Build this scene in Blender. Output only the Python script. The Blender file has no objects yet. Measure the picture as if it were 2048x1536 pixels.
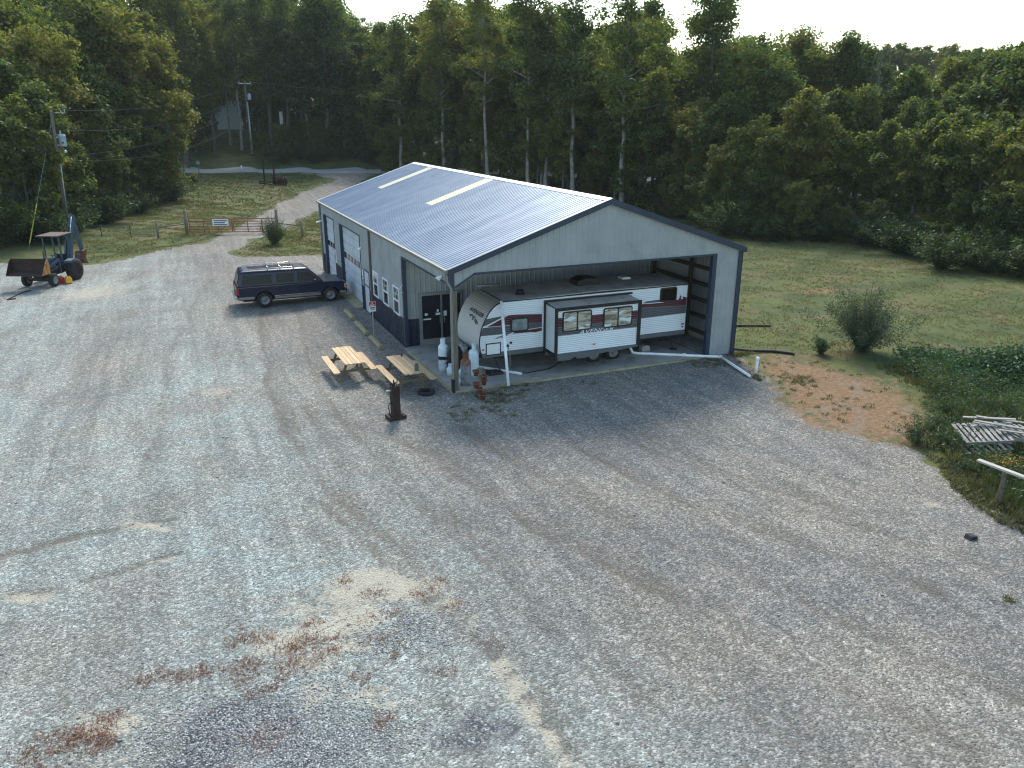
import bpy, bmesh, math, random
import numpy as np
from mathutils import Vector, Matrix
S = bpy.context.scene
COL = S.collection
# ------------------------------------------------------------------ camera
CAMP = Vector((-8.381, -24.814, 9.287)); YAW, PITCH, ROLL = 0.40583, 0.33175, 0.00137
cy_, sy_ = math.cos(YAW), math.sin(YAW)
fw = Vector((sy_*math.cos(PITCH), cy_*math.cos(PITCH), -math.sin(PITCH)))
rt = Vector((cy_, -sy_, 0)); up = rt.cross(fw)
rt2 = rt*math.cos(ROLL)+up*math.sin(ROLL); up2 = up*math.cos(ROLL)-rt*math.sin(ROLL)
cd = bpy.data.cameras.new('camera'); cam = bpy.data.objects.new('camera', cd); COL.objects.link(cam)
M = Matrix((rt2, up2, -fw)).transposed().to_4x4(); M.translation = CAMP; cam.matrix_world = M
cd.sensor_width = 36; cd.lens = 1558.06/2048*36; cd.clip_start = .3; cd.clip_end = 2500
S.camera = cam
# ------------------------------------------------------------------ world, sun, exposure
SUN_EL, SUN_AZ = math.radians(42), math.radians(22)      # azimuth from +Y towards +X
w = bpy.data.worlds.new('World'); S.world = w; w.use_nodes = True
nt = w.node_tree; bg = nt.nodes['Background']
sky = nt.nodes.new('ShaderNodeTexSky'); sky.sky_type = 'NISHITA'; sky.sun_disc = False
sky.sun_elevation = SUN_EL; sky.sun_rotation = SUN_AZ; sky.air_density = 1.0; sky.dust_density = 1.0; sky.ozone_density = .4
tint = nt.nodes.new('ShaderNodeMix'); tint.data_type = 'RGBA'; tint.blend_type = 'MULTIPLY'; tint.inputs[0].default_value = 1; nt.links.new(sky.outputs[0], tint.inputs[6]); tint.inputs[7].default_value = (.985, 1.02, .93, 1); nt.links.new(tint.outputs[2], bg.inputs[0]); bg.inputs[1].default_value = 0.15
sl = bpy.data.lights.new('sun', 'SUN'); sun = bpy.data.objects.new('sun', sl); COL.objects.link(sun)
sl.energy = 2.15; sl.angle = math.radians(15); sl.color = (1.0, .94, .84)
sdir = Vector((math.sin(SUN_AZ)*math.cos(SUN_EL), math.cos(SUN_AZ)*math.cos(SUN_EL), math.sin(SUN_EL)))
sun.rotation_euler = sdir.to_track_quat('Z', 'Y').to_euler(); sun.location = (20, 60, 60)
S.view_settings.view_transform = 'Standard'; S.view_settings.look = 'None'
S.view_settings.exposure = 1.2; S.view_settings.gamma = 1.0
S.cycles.max_bounces = 6; S.cycles.diffuse_bounces = 3; S.cycles.glossy_bounces = 3; S.cycles.transmission_bounces = 4
S.cycles.use_denoising = True; S.cycles.filter_width = 1.15
R = random.Random(11); NR = np.random.default_rng(7)

# ------------------------------------------------------------------ materials
class NT:
    def __init__(s, name):
        s.m = bpy.data.materials.new(name); s.m.use_nodes = True; s.t = s.m.node_tree
        s.b = s.t.nodes['Principled BSDF']; s.out = s.t.nodes['Material Output']; s._c = None
    def n(s, ty, **k):
        x = s.t.nodes.new('ShaderNode'+ty)
        for a, v in k.items(): setattr(x, a, v)
        return x
    def set(s, sock, v):
        if isinstance(v, bpy.types.NodeSocket): s.t.links.new(v, sock)
        elif v is not None:
            if hasattr(sock, 'default_value') and sock.type == 'RGBA' and len(v) == 3: v = (*v, 1)
            sock.default_value = v
    def coord(s, kind='Object'):
        if s._c is None: s._c = s.n('TexCoord')
        return s._c.outputs[kind]
    def mapped(s, scale=(1,1,1), rot=(0,0,0), vec=None):
        m = s.n('Mapping'); s.set(m.inputs[0], vec or s.coord()); m.inputs['Scale'].default_value = scale; m.inputs['Rotation'].default_value = rot
        return m.outputs[0]
    def noise(s, scale, detail=3, rough=.55, vec=None, dist=0):
        x = s.n('TexNoise'); s.set(x.inputs['Vector'], vec or s.coord()); x.inputs['Scale'].default_value = scale
        x.inputs['Detail'].default_value = detail; x.inputs['Roughness'].default_value = rough; x.inputs['Distortion'].default_value = dist
        return x.outputs['Fac']
    def math(s, op, a, b=0.0, c=None, clamp=False):
        x = s.n('Math', operation=op); x.use_clamp = clamp; s.set(x.inputs[0], a); s.set(x.inputs[1], b)
        if c is not None: s.set(x.inputs[2], c)
        return x.outputs[0]
    def ramp(s, f, lo, hi, a=0.0, b=1.0):
        x = s.n('MapRange'); x.interpolation_type = 'SMOOTHSTEP'; s.set(x.inputs[0], f)
        for i, v in zip((1, 2, 3, 4), (lo, hi, a, b)): x.inputs[i].default_value = v
        return x.outputs[0]
    def mix(s, f, a, b, mode='MIX'):
        x = s.n('Mix', data_type='RGBA', blend_type=mode); s.set(x.inputs[0], f); s.set(x.inputs[6], a); s.set(x.inputs[7], b)
        return x.outputs[2]
    def attr(s, name):
        x = s.n('Attribute'); x.attribute_name = name; return x.outputs['Fac']
    def bump(s, h, strength=.3, dist=.01, prev=None):
        x = s.n('Bump'); x.inputs['Strength'].default_value = strength; x.inputs['Distance'].default_value = dist; s.set(x.inputs['Height'], h)
        if prev: s.set(x.inputs['Normal'], prev)
        s.t.links.new(x.outputs[0], s.b.inputs['Normal']); return x.outputs[0]
    def fin(s, col=None, rough=None, metal=None, spec=None):
        if col is not None: s.set(s.b.inputs['Base Color'], col)
        if rough is not None: s.set(s.b.inputs['Roughness'], rough)
        if metal is not None: s.set(s.b.inputs['Metallic'], metal)
        if spec is not None: s.set(s.b.inputs['Specular IOR Level'], spec)
        return s.m

def mat(name, col, rough=.6, metal=0, var=.15, vs=3.0, spec=.5, bumps=None, dirt=None):
    n = NT(name); f = n.noise(vs, 4)
    c = n.mix(n.ramp(f, .3, .7), tuple(x*(1-var) for x in col), tuple(min(1, x*(1+var)) for x in col))
    if dirt:
        c = n.mix(n.math('MULTIPLY', n.ramp(n.noise(dirt[1], 5), .5, .72), dirt[2]), c, dirt[0])
    if bumps: n.bump(n.noise(bumps[0], 4), bumps[1], bumps[2] if len(bumps) > 2 else .01)
    return n.fin(c, rough, metal, spec)

M_ = {}
M_['grey_metal'] = mat('grey_siding_metal', (.315, .335, .355), .42, .15, .07, 1.2, dirt=((.17, .17, .165), .8, .35))
M_['blue_metal'] = mat('blue_trim_metal', (.022, .038, .068), .4, .1, .12, 1.5)
M_['wainscot'] = mat('blue_wainscot_metal', (.011, .019, .040), .4, .1, .15, 1.0, dirt=((.06, .06, .06), 1.5, .3))
M_['gutter'] = mat('almond_gutter', (.20, .19, .165), .7, 0, .1)
M_['downspout'] = mat('brown_downspout', (.10, .085, .075), .5, 0, .1)
M_['white'] = mat('white_paint', (.72, .74, .76), .4, 0, .06, 2)
M_['white_pipe'] = mat('white_pvc', (.78, .80, .82), .35, 0, .05, 3, dirt=((.45, .42, .36), 4, .25))
M_['door_white'] = mat('white_door_panel', (.50, .54, .60), .45, 0, .05, 2, dirt=((.33, .35, .30), 1.2, .6))
M_['black'] = mat('black_rubber', (.012, .012, .013), .75, 0, .3, 20, bumps=(40, .3))
M_['tyre'] = mat('tyre_rubber', (.012, .0115, .011), .85, 0, .3, 12, bumps=(50, .3))
M_['blacktrim'] = mat('black_trim', (.010, .010, .011), .4, 0, .1)
M_['concrete'] = mat('slab_concrete', (.30, .29, .27), .85, 0, .14, 1.3, dirt=((.13, .12, .10), 1.6, .7), bumps=(30, .3))
M_['edge_conc'] = mat('stained_slab_edge', (.31, .265, .165), .85, 0, .2, 3, dirt=((.28, .26, .2), 2, .6))
M_['steel'] = mat('bare_steel', (.42, .42, .43), .35, .9, .15, 6)
M_['greysteel'] = mat('grey_steel', (.26, .27, .28), .5, .5, .15, 5)
M_['rim_grey'] = mat('grey_painted_rim', (.16, .165, .17), .45, .2, .1, 6)
M_['alu'] = mat('aluminium_frame', (.30, .31, .31), .4, .6, .08, 3)
M_['rust'] = mat('rusty_steel', (.12, .045, .022), .85, .1, .45, 9, dirt=((.03, .02, .018), 5, .7), bumps=(25, .4))
M_['darkrust'] = mat('dark_rusted_iron', (.035, .020, .016), .85, .2, .4, 14, dirt=((.11, .04, .02), 9, .5), bumps=(25, .5))
M_['terracotta'] = mat('terracotta', (.19, .055, .033), .8, 0, .18, 12)
M_['soil'] = mat('potting_soil', (.05, .035, .025), .95, 0, .3, 40)
M_['red_plastic'] = mat('red_plastic', (.45, .02, .02), .4, 0, .1)
M_['yellow_plastic'] = mat('yellow_plastic', (.85, .40, .02), .4, 0, .08)
M_['yellow_guard'] = mat('yellow_guy_guard', (.62, .55, .05), .5, 0, .1)
M_['tank_white'] = mat('white_tank_paint', (.62, .70, .76), .35, 0, .06, 4, dirt=((.4, .38, .34), 6, .35))
M_['tank_rust'] = mat('rust_stained_tank_paint', (.20, .23, .25), .6, 0, .15, 8, dirt=((.17, .06, .025), 2.2, 1.0))
M_['navy'] = mat('navy_car_paint', (.008, .013, .036), .24, 0, .08, 2, spec=.35)
M_['silver_paint'] = mat('silver_lower_paint', (.19, .18, .17), .4, .3, .1)
M_['chrome'] = mat('chrome', (.55, .56, .58), .18, 1.0, .05)
M_['tractor_blue'] = mat('faded_blue_paint', (.035, .075, .11), .55, .1, .25, 6, dirt=((.10, .06, .04), 5, .65))
M_['rv_roof'] = mat('dusty_membrane', (.42, .39, .36), .8, 0, .14, 1.4, dirt=((.16, .14, .12), 2.5, .6))
M_['rv_grey'] = mat('grey_skirt_panel', (.10, .11, .12), .4, 0, .08)
def rusty_tank():
    n = NT('rust_streaked_tank_paint'); sp = n.n('SeparateXYZ'); n.set(sp.inputs[0], n.coord()); nz = n.noise(7, 5, .7)
    k = n.ramp(n.math('MULTIPLY_ADD', n.math('SUBTRACT', nz, .5), 1.1, sp.outputs[2]), .62, .95); k2 = n.ramp(nz, .52, .6)
    c = n.mix(nz, (.13, .17, .20), (.26, .30, .32)); c = n.mix(n.math('MULTIPLY', k2, .8), c, (.16, .06, .028)); c = n.mix(k, c, (.17, .06, .025)); return n.fin(c, .6)
M_['tank_rust'] = rusty_tank()
M_['orange_rust'] = mat('orange_worn_bucket', (.42, .19, .05), .7, .1, .3, 5, dirt=((.07, .04, .03), 4, .8))
M_['brown_canopy'] = mat('rusty_canopy', (.08, .052, .042), .8, .1, .3, 6)
M_['lens_red'] = mat('red_lens', (.30, .01, .012), .3, 0, .05)
M_['lens_amber'] = mat('amber_lens', (.50, .14, .03), .3, 0, .05)
M_['cloth_black'] = mat('black_cloth', (.012, .012, .014), .95, 0, .4, 9)
M_['stone'] = mat('limestone_chips', (.34, .35, .36), .9, 0, .5, 300)
M_['sign_red'] = mat('red_sign_print', (.42, .03, .04), .45, 0, .05)
M_['ink'] = mat('dark_ink', (.02, .02, .03), .5, 0, .05)
M_['ceramic'] = mat('insulator', (.55, .60, .60), .3, 0, .05)
M_['transformer'] = mat('transformer_paint', (.40, .50, .58), .4, 0, .06)
M_['galv'] = mat('galvanised', (.45, .48, .50), .4, .6, .1)
M_['wire'] = mat('aluminium_wire', (.30, .32, .32), .5, .4, .1)
M_['gate_red'] = mat('faded_red_gate_paint', (.26, .05, .04), .6, 0, .2, 5)
M_['green_can'] = mat('green_can_paint', (.05, .11, .06), .5, 0, .15, 9)
M_['siding_house'] = mat('pale_house_siding', (.34, .42, .46), .7, 0, .08)
M_['shingle'] = mat('grey_shingle', (.20, .22, .22), .85, 0, .2, 2)

def wood(name, c1, c2, axis='Y', scale=1.0, rough=.8):
    n = NT(name)
    sc = {'X': (1, 14, 14), 'Y': (14, 1, 14), 'Z': (14, 14, 1)}[axis]
    g = n.noise(2.2*scale, 6, .65, n.mapped(sc)); k = n.noise(3, 3)
    c = n.mix(n.ramp(g, .32, .68), c1, c2)
    oi = n.n('ObjectInfo'); gi = n.n('NewGeometry')
    c = n.mix(.75, c, n.mix(gi.outputs['Random Per Island'], (.72, .70, .66), (1.0, 1.0, 1.0)), 'MULTIPLY')
    c = n.mix(n.math('MULTIPLY', n.ramp(n.noise(6, 2), .66, .74), .6), c, tuple(x*.35 for x in c1))
    n.bump(g, .4, .004)
    return n.fin(c, rough)
M_['pine'] = wood('new_pine', (.46, .29, .15), (.68, .50, .31))
M_['pine_leg'] = wood('treated_pine', (.12, .095, .05), (.20, .155, .085), 'Z')
M_['grey_wood'] = wood('weathered_wood', (.16, .15, .14), (.36, .34, .32), 'Y')
M_['pole_wood'] = wood('pole_wood', (.13, .105, .085), (.25, .20, .16), 'Z')
M_['post_wood'] = wood('grey_treated_post', (.10, .09, .075), (.19, .17, .14), 'Z')
M_['landscape'] = wood('landscape_timber', (.22, .18, .10), (.38, .32, .19), 'Y')
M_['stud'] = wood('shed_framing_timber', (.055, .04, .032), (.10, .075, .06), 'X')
M_['rail'] = wood('rail_board', (.30, .28, .25), (.52, .49, .44), 'Y')

def roofmat():
    n = NT('blue_roof_metal')
    st = n.noise(1.0, 4, .6, n.mapped((.35, 1.4, .35)))
    c = n.mix(n.ramp(st, .3, .72), (.095, .155, .235), (.17, .225, .30))
    c = n.mix(n.math('MULTIPLY', n.ramp(n.noise(.8, 3), .5, .7), .35), c, (.22, .29, .36))
    return n.fin(c, .42, .45)
M_['roof'] = roofmat()
def roofwhite():
    return mat('ridge_metal', (.55, .58, .62), .32, .6, .06)
M_['ridge'] = roofwhite()
def skylight():
    n = NT('fibreglass_skylight'); c = n.mix(n.noise(2, 3), (.78, .66, .42), (.85, .76, .55))
    return n.fin(c, .45)
M_['skylight'] = skylight()

def glass_dark(name, col=(.012, .014, .016), rough=.06):
    n = NT(name); return n.fin(n.mix(n.noise(1.5, 2), col, tuple(x*1.8 for x in col)), rough, 0, .25 if 'tint' in name else .5)
M_['glass'] = glass_dark('dark_glass')
M_['tint'] = glass_dark('tinted_glass', (.004, .0035, .003), .25)
def rvglass(seed):
    n = NT('window_with_pleated_shade')
    m = n.mapped((1, 1, 1), (0, 0, 0)); z = n.noise(2.6, 2, .5, n.mapped((.5, 1, 2.2)), 1.2)
    c = n.mix(n.ramp(z, .35, .6), (.16, .14, .105), (.42, .38, .30))
    c = n.mix(n.ramp(n.noise(1.7, 1, .5, n.mapped((.9, 1, 3.0)), .8), .60, .66), c, (.55, .68, .70))
    return n.fin(c, .12, 0, .6)
M_['rvglass'] = rvglass(0)
M_['rvglass2'] = mat('frosted_window', (.20, .23, .24), .2, 0, .25, 4)

def corr(name, col, pitch=.075, rough=.38, var=.04, strength=.55):
    n = NT(name)
    sp = n.n('SeparateXYZ'); n.set(sp.inputs[0], n.coord())
    f = n.math('MULTIPLY', sp.outputs[2], 2*math.pi/pitch); sn = n.math('SINE', f)
    c = n.mix(n.ramp(n.noise(1.2, 4), .3, .7), tuple(x*(1-var) for x in col), tuple(min(1, x*(1+var)) for x in col))
    gr = n.ramp(sn, -1, -.55, 1, 0)
    c = n.mix(n.math('MULTIPLY', gr, .35), c, tuple(x*.5 for x in col))
    n.bump(sn, strength, .012)
    return n.fin(c, rough)
M_['rv_white'] = corr('white_lap_siding', (.74, .78, .82))
M_['rv_red'] = corr('maroon_lap_siding', (.085, .014, .020))
M_['rv_dark'] = corr('charcoal_lap_siding', (.085, .088, .098))
def nosem():
    n = NT('white_nose_siding')
    sp = n.n('SeparateXYZ'); n.set(sp.inputs[0], n.coord())
    sn = n.math('SINE', n.math('MULTIPLY', sp.outputs[2], 2*math.pi/.075))
    c = n.mix(n.ramp(sp.outputs[2], 1.6, 2.8), (.50, .49, .48), (.27, .235, .20))  # white turns browner and darker towards the top
    c = n.mix(n.math('MULTIPLY', n.ramp(sn, -1, -.5, 1, 0), .25), c, (.2, .19, .18)); n.bump(sn, .3, .012)
    return n.fin(c, .45)
M_['rv_nose'] = nosem()

def leafmat(name, stops, trans=.5, hue_obj=.5):
    n = NT(name); gi = n.n('NewGeometry'); oi = n.n('ObjectInfo')
    r = n.n('ValToRGB'); cr = r.color_ramp
    while len(cr.elements) < len(stops): cr.elements.new(.5)
    for e, (p, c) in zip(cr.elements, stops): e.position = p; e.color = (*c, 1)
    patch = n.noise(.35, 2)
    f = n.math('ADD', n.math('MULTIPLY', gi.outputs['Random Per Island'], .62), n.math('MULTIPLY', oi.outputs['Random'], hue_obj), None)
    f = n.math('ADD', f, n.math('MULTIPLY_ADD', patch, .5, -.22)); n.set(r.inputs[0], f)
    d = n.n('BsdfDiffuse'); t = n.n('BsdfTranslucent'); g = n.n('BsdfGlossy'); g.inputs['Roughness'].default_value = .45
    n.set(d.inputs[0], r.outputs[0])
    n.set(t.inputs[0], n.mix(1.0, r.outputs[0], (1.25, 1.35, .55), 'MULTIPLY'))
    ms = n.n('MixShader'); ms.inputs[0].default_value = trans; n.set(ms.inputs[1], d.outputs[0]); n.set(ms.inputs[2], t.outputs[0])
    g.inputs[0].default_value = (.5, .55, .6, 1)
    m2 = n.n('MixShader'); m2.inputs[0].default_value = .035; n.set(m2.inputs[1], ms.outputs[0]); n.set(m2.inputs[2], g.outputs[0])
    n.t.links.new(m2.outputs[0], n.out.inputs[0]); n.t.nodes.remove(n.b)
    return n.m
LEAF = [(0, (.022, .042, .014)), (.25, (.045, .078, .018)), (.5, (.090, .130, .028)), (.72, (.155, .170, .036)), (.88, (.205, .195, .040)), (1, (.19, .150, .035))]
M_['leaf'] = leafmat('broadleaf_foliage', LEAF)
M_['leaf_shrub'] = leafmat('shrub_foliage', [(0, (.022, .045, .020)), (.5, (.045, .075, .028)), (1, (.085, .11, .035))])
M_['leaf_willow'] = leafmat('grey_green_willow_foliage', [(0, (.030, .050, .034)), (.5, (.06, .085, .055)), (1, (.12, .15, .10))])
M_['weed'] = leafmat('rank_weed_blades', [(0, (.030, .042, .016)), (.35, (.060, .075, .026)), (.65, (.12, .115, .045)), (1, (.24, .19, .09))], .3)
M_['weed_leaf'] = leafmat('broad_weed_leaves', [(0, (.020, .055, .020)), (.6, (.040, .090, .030)), (1, (.09, .13, .05))], .3)
M_['grass'] = leafmat('grass_blades', [(0, (.040, .070, .020)), (.4, (.080, .120, .032)), (.65, (.145, .150, .048)), (1, (.23, .18, .085))], .3)
M_['redweed'] = leafmat('russet_weed', [(0, (.12, .05, .035)), (.4, (.20, .075, .045)), (.75, (.24, .14, .07)), (1, (.13, .14, .05))], .2)
M_['goldenrod'] = leafmat('goldenrod_bloom', [(0, (.20, .10, .01)), (1, (.42, .22, .02))], .2)
M_['bark'] = mat('grey_bark', (.105, .092, .080), .95, 0, .35, 4, bumps=(12, .6, .03))
M_['bark_pale'] = mat('pale_bark', (.24, .22, .20), .9, 0, .3, 3, bumps=(12, .5, .03))

def ground():
    n = NT('ground_surface'); co = n.coord()
    gr, di, sa, dk, tr, asp, wt = (n.attr(a) for a in ('gravel', 'dirt', 'sand', 'coarse', 'track', 'asphalt', 'bluish'))
    big = n.noise(.22, 4, .55); mid = n.noise(1.3, 5, .6); fine = n.noise(7, 5, .7); grain = n.noise(26, 3, .75)
    v1 = n.n('TexVoronoi'); v1.inputs['Scale'].default_value = 26; n.set(v1.inputs['Vector'], co)
    v2 = n.n('TexVoronoi'); v2.inputs['Scale'].default_value = 11; n.set(v2.inputs['Vector'], co)
    s1 = n.n('SeparateColor'); n.set(s1.inputs[0], v1.outputs['Color']); s2 = n.n('SeparateColor'); n.set(s2.inputs[0], v2.outputs['Color'])
    # gravel: stones of many greys, fines between them
    base = n.mix(n.ramp(big, .35, .68), (.158, .158, .153), (.222, .205, .178))
    base = n.mix(n.math('MULTIPLY', n.math('MULTIPLY', wt, n.ramp(n.noise(.33, 4, .6),   .35, .62, .3, 1)), .85), base, (.285, .335, .318))
    base = n.mix(n.ramp(mid, .35, .7), base, n.mix(.5, base, (.26, .235, .205)))
    st = n.math('MULTIPLY_ADD', n.math('POWER', s1.outputs[0], 2.2), 1.0, .62)
    st2 = n.math('MULTIPLY_ADD', n.math('POWER', s2.outputs[1], 6.0), .45, .93)
    gm = n.math('MULTIPLY', n.math('MULTIPLY', st, st2), n.math('MULTIPLY_ADD', grain, .8, .6))
    gcol = n.mix(1.0, base, n.mix(0.0, (1, 1, 1), (1, 1, 1)), 'MULTIPLY')
    vm = n.n('VectorMath', operation='SCALE'); n.set(vm.inputs[0], base); n.set(vm.inputs[3], gm); gcol = vm.outputs[0]
    str_ = n.noise(1.0, 5, .6, n.mapped((1.9, .13, 1), (0, 0, -.22)), .6); vs_ = n.n('VectorMath', operation='SCALE'); n.set(vs_.inputs[0], gcol); n.set(vs_.inputs[3], n.ramp(str_, .34, .66, .86, 1.12)); gcol = vs_.outputs[0]
    gcol = n.mix(n.math('MULTIPLY', n.ramp(n.math('MULTIPLY_ADD', n.math('SUBTRACT', fine, .5), 1.3, tr), .12, .62), .62), gcol, (.095, .080, .062))
    coarse_m = n.ramp(n.math('MULTIPLY_ADD', n.math('SUBTRACT', mid, .5), 1.0, dk), .35, .65)
    v3 = n.n('VectorMath', operation='SCALE'); n.set(v3.inputs[0], n.mix(s1.outputs[2], (.08, .085, .088), (.14, .146, .155)))
    n.set(v3.inputs[3], n.math('MULTIPLY_ADD', n.math('POWER', s1.outputs[1], 4.0), 2.6, .55))
    gcol = n.mix(coarse_m, gcol, v3.outputs[0])
    sand_m = n.ramp(n.math('MULTIPLY_ADD', n.math('SUBTRACT', n.noise(4.5, 8, .85), .5), 2.4, sa), .34, .80)
    gcol = n.mix(n.math('MULTIPLY', sand_m, n.math('MULTIPLY_ADD', grain, .6, .45)), gcol, n.mix(fine, (.34, .31, .24), (.50, .46, .37)))
    # grass
    gg = n.mix(n.ramp(n.noise(.35, 5, .65), .36, .62), (.042, .070, .018), (.100, .118, .034))
    gg = n.mix(n.math('MULTIPLY', n.ramp(n.noise(.2, 5, .7), .50, .64), .75), gg, (.15, .115, .055)); gg = n.mix(n.ramp(n.noise(2.2, 5, .75), .45, .7), gg, n.mix(.45, gg, (.03, .04, .015)))
    gg = n.mix(n.ramp(n.noise(9, 4, .7), .42, .75), gg, n.mix(.5, gg, (.02, .03, .01)))
    gg = n.mix(n.ramp(grain, .5, .8), gg, n.mix(.35, gg, (.24, .23, .09)))
    dcol = n.mix(n.ramp(fine, .35, .7), (.15, .083, .042), (.27, .18, .10))
    dcol = n.mix(n.math('MULTIPLY', n.ramp(mid, .5, .66), .6), dcol, (.20, .175, .14)); dcol = n.mix(n.ramp(grain, .5, .85), dcol, (.12, .07, .045))
    dm = n.ramp(n.math('MULTIPLY_ADD', n.math('SUBTRACT', n.noise(2.0, 8, .78), .5), 1.9, di), .36, .66)
    gmk = n.ramp(n.math('MULTIPLY_ADD', n.math('SUBTRACT', n.noise(1.6, 6, .7), .5), 1.1, gr), .42, .58)
    c = n.mix(gmk, gg, gcol); c = n.mix(dm, c, dcol)
    acol = n.mix(fine, (.36, .36, .35), (.46, .455, .44)); c = n.mix(n.ramp(asp, .4, .6), c, acol)
    h = n.math('ADD', n.math('MULTIPLY', v1.outputs['Distance'], -.6), n.math('MULTIPLY', fine, .5))
    n.bump(n.math('ADD', h, n.math('MULTIPLY', grain, .6)), .9, .035)
    return n.fin(c, n.ramp(asp, .4, .6, .92, .55), 0, .25)
M_['ground'] = ground()
# ------------------------------------------------------------------ mesh helpers
class MB:
    """collects shapes and links them as ONE mesh object"""
    def __init__(s): s.v = []; s.f = []; s.mi = []; s.sm = []; s.m = 0; s.smooth = False; s.T = Matrix.Identity(4)
    def add(s, vs, fs):
        o = len(s.v); s.v += [tuple(s.T @ Vector(v)) for v in vs]
        for f in fs: s.f.append([i+o for i in f]); s.mi.append(s.m); s.sm.append(s.smooth)
        return s
    def box(s, x0, y0, z0, x1, y1, z1):
        return s.add([(x0,y0,z0),(x1,y0,z0),(x1,y1,z0),(x0,y1,z0),(x0,y0,z1),(x1,y0,z1),(x1,y1,z1),(x0,y1,z1)],
                     [(0,3,2,1),(4,5,6,7),(0,1,5,4),(1,2,6,5),(2,3,7,6),(3,0,4,7)])
    def cbox(s, c, d): return s.box(c[0]-d[0]/2, c[1]-d[1]/2, c[2]-d[2]/2, c[0]+d[0]/2, c[1]+d[1]/2, c[2]+d[2]/2)
    def bar(s, a, b, w, h=None, upv=(0,0,1)):
        a, b = Vector(a), Vector(b); h = h or w; d = (b-a).normalized(); u = Vector(upv)
        if abs(d.dot(u)) > .98: u = Vector((0,1,0))
        r = d.cross(u).normalized()*w/2; q = r.cross(d).normalized()*h/2
        vs = [p+sx*r+sz*q for p in (a, b) for sx, sz in ((-1,-1),(1,-1),(1,1),(-1,1))]
        return s.add(vs, [(0,1,2,3),(7,6,5,4),(0,4,5,1),(1,5,6,2),(2,6,7,3),(3,7,4,0)])
    def tube(s, pts, r, n=8, cap=True):
        pts = [Vector(p) for p in pts]; rs = r if isinstance(r, (list, tuple)) else [r]*len(pts)
        vs = []; prev = None
        for i, p in enumerate(pts):
            d = (pts[min(i+1, len(pts)-1)]-pts[max(i-1, 0)]).normalized()
            if prev is None: u = d.orthogonal().normalized()
            else: u = (prev-d*prev.dot(d)).normalized()
            prev = u; v = d.cross(u)
            vs += [p+(u*math.cos(2*math.pi*k/n)+v*math.sin(2*math.pi*k/n))*rs[i] for k in range(n)]
        fs = [(i*n+k, i*n+(k+1)%n, (i+1)*n+(k+1)%n, (i+1)*n+k) for i in range(len(pts)-1) for k in range(n)]
        if cap: fs += [tuple(range(n))[::-1], tuple(range((len(pts)-1)*n, len(pts)*n))]
        sm = s.smooth; s.smooth = n > 5; s.add(vs, fs); s.smooth = sm; return s
    def lathe(s, prof, c=(0,0,0), n=20, axis='Z', cap=True):
        vs = []; fs = []
        for r, h in prof:
            for k in range(n):
                a = 2*math.pi*k/n; q = (r*math.cos(a), r*math.sin(a), h)
                if axis == 'Y': q = (q[0], q[2], q[1])
                if axis == 'X': q = (q[2], q[0], q[1])
                vs.append((c[0]+q[0], c[1]+q[1], c[2]+q[2]))
        for i in range(len(prof)-1):
            for k in range(n): fs.append((i*n+k, i*n+(k+1)%n, (i+1)*n+(k+1)%n, (i+1)*n+k))
        if cap: fs.append(tuple(range(n))[::-1]); fs.append(tuple(range((len(prof)-1)*n, len(prof)*n)))
        sm = s.smooth; s.smooth = True; s.add(vs, fs); s.smooth = sm; return s
    def prism(s, poly, a, b, axis='Y'):
        n = len(poly)
        def P(p, t): return (p[0], t, p[1]) if axis == 'Y' else ((t, p[0], p[1]) if axis == 'X' else (p[0], p[1], t))
        vs = [P(p, a) for p in poly]+[P(p, b) for p in poly]
        fs = [tuple(range(n)), tuple(range(2*n-1, n-1, -1))]+[(i, i+n, (i+1)%n+n, (i+1)%n) for i in range(n)]
        return s.add(vs, fs)
    def poly(s, pts): return s.add(pts, [tuple(range(len(pts)))])
    def build(s, name, mats, parent=None, bevel=0, normals=True):
        me = bpy.data.meshes.new(name); me.from_pydata(s.v, [], s.f)
        if not isinstance(mats, (list, tuple)): mats = [mats]
        for m in mats: me.materials.append(M_[m] if isinstance(m, str) else m)
        me.polygons.foreach_set('material_index', s.mi); me.polygons.foreach_set('use_smooth', s.sm)
        if normals:
            bm = bmesh.new(); bm.from_mesh(me); bmesh.ops.recalc_face_normals(bm, faces=bm.faces); bm.to_mesh(me); bm.free()
        me.update()
        o = bpy.data.objects.new(name, me); COL.objects.link(o)
        if parent is not None: o.parent = parent
        if bevel:
            b = o.modifiers.new('bevel', 'BEVEL'); b.width = bevel; b.segments = 2; b.limit_method = 'ANGLE'; b.angle_limit = math.radians(35)
        return o
def tag(o, label=None, cat=None, group=None, kind=None):
    if label: o['label'] = label
    if cat: o['category'] = cat
    if group: o['group'] = group
    if kind: o['kind'] = kind
    return o
def thing(name, label, cat, loc=(0,0,0), rz=0, group=None):
    o = bpy.data.objects.new(name, None); COL.objects.link(o); o.location = loc; o.rotation_euler = (0, 0, rz); o.empty_display_size = .3
    return tag(o, label, cat, group)
KIDS = {}
def dup(root, loc, rz=0, label=None, group=None, scale=None):
    r = root.copy(); COL.objects.link(r); r.location = loc; r.rotation_euler = (0, 0, rz)
    if scale: r.scale = scale
    if label: r['label'] = label
    if group: r['group'] = group
    if root.name not in KIDS:
        KIDS[root.name] = [(c, [g for g in bpy.data.objects if g.parent == c]) for c in bpy.data.objects if c.parent == root]
    for ch, gs in KIDS[root.name]:
        c = ch.copy(); COL.objects.link(c); c.parent = r
        for g in gs:
            q = g.copy(); COL.objects.link(q); q.parent = c
    return r
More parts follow.
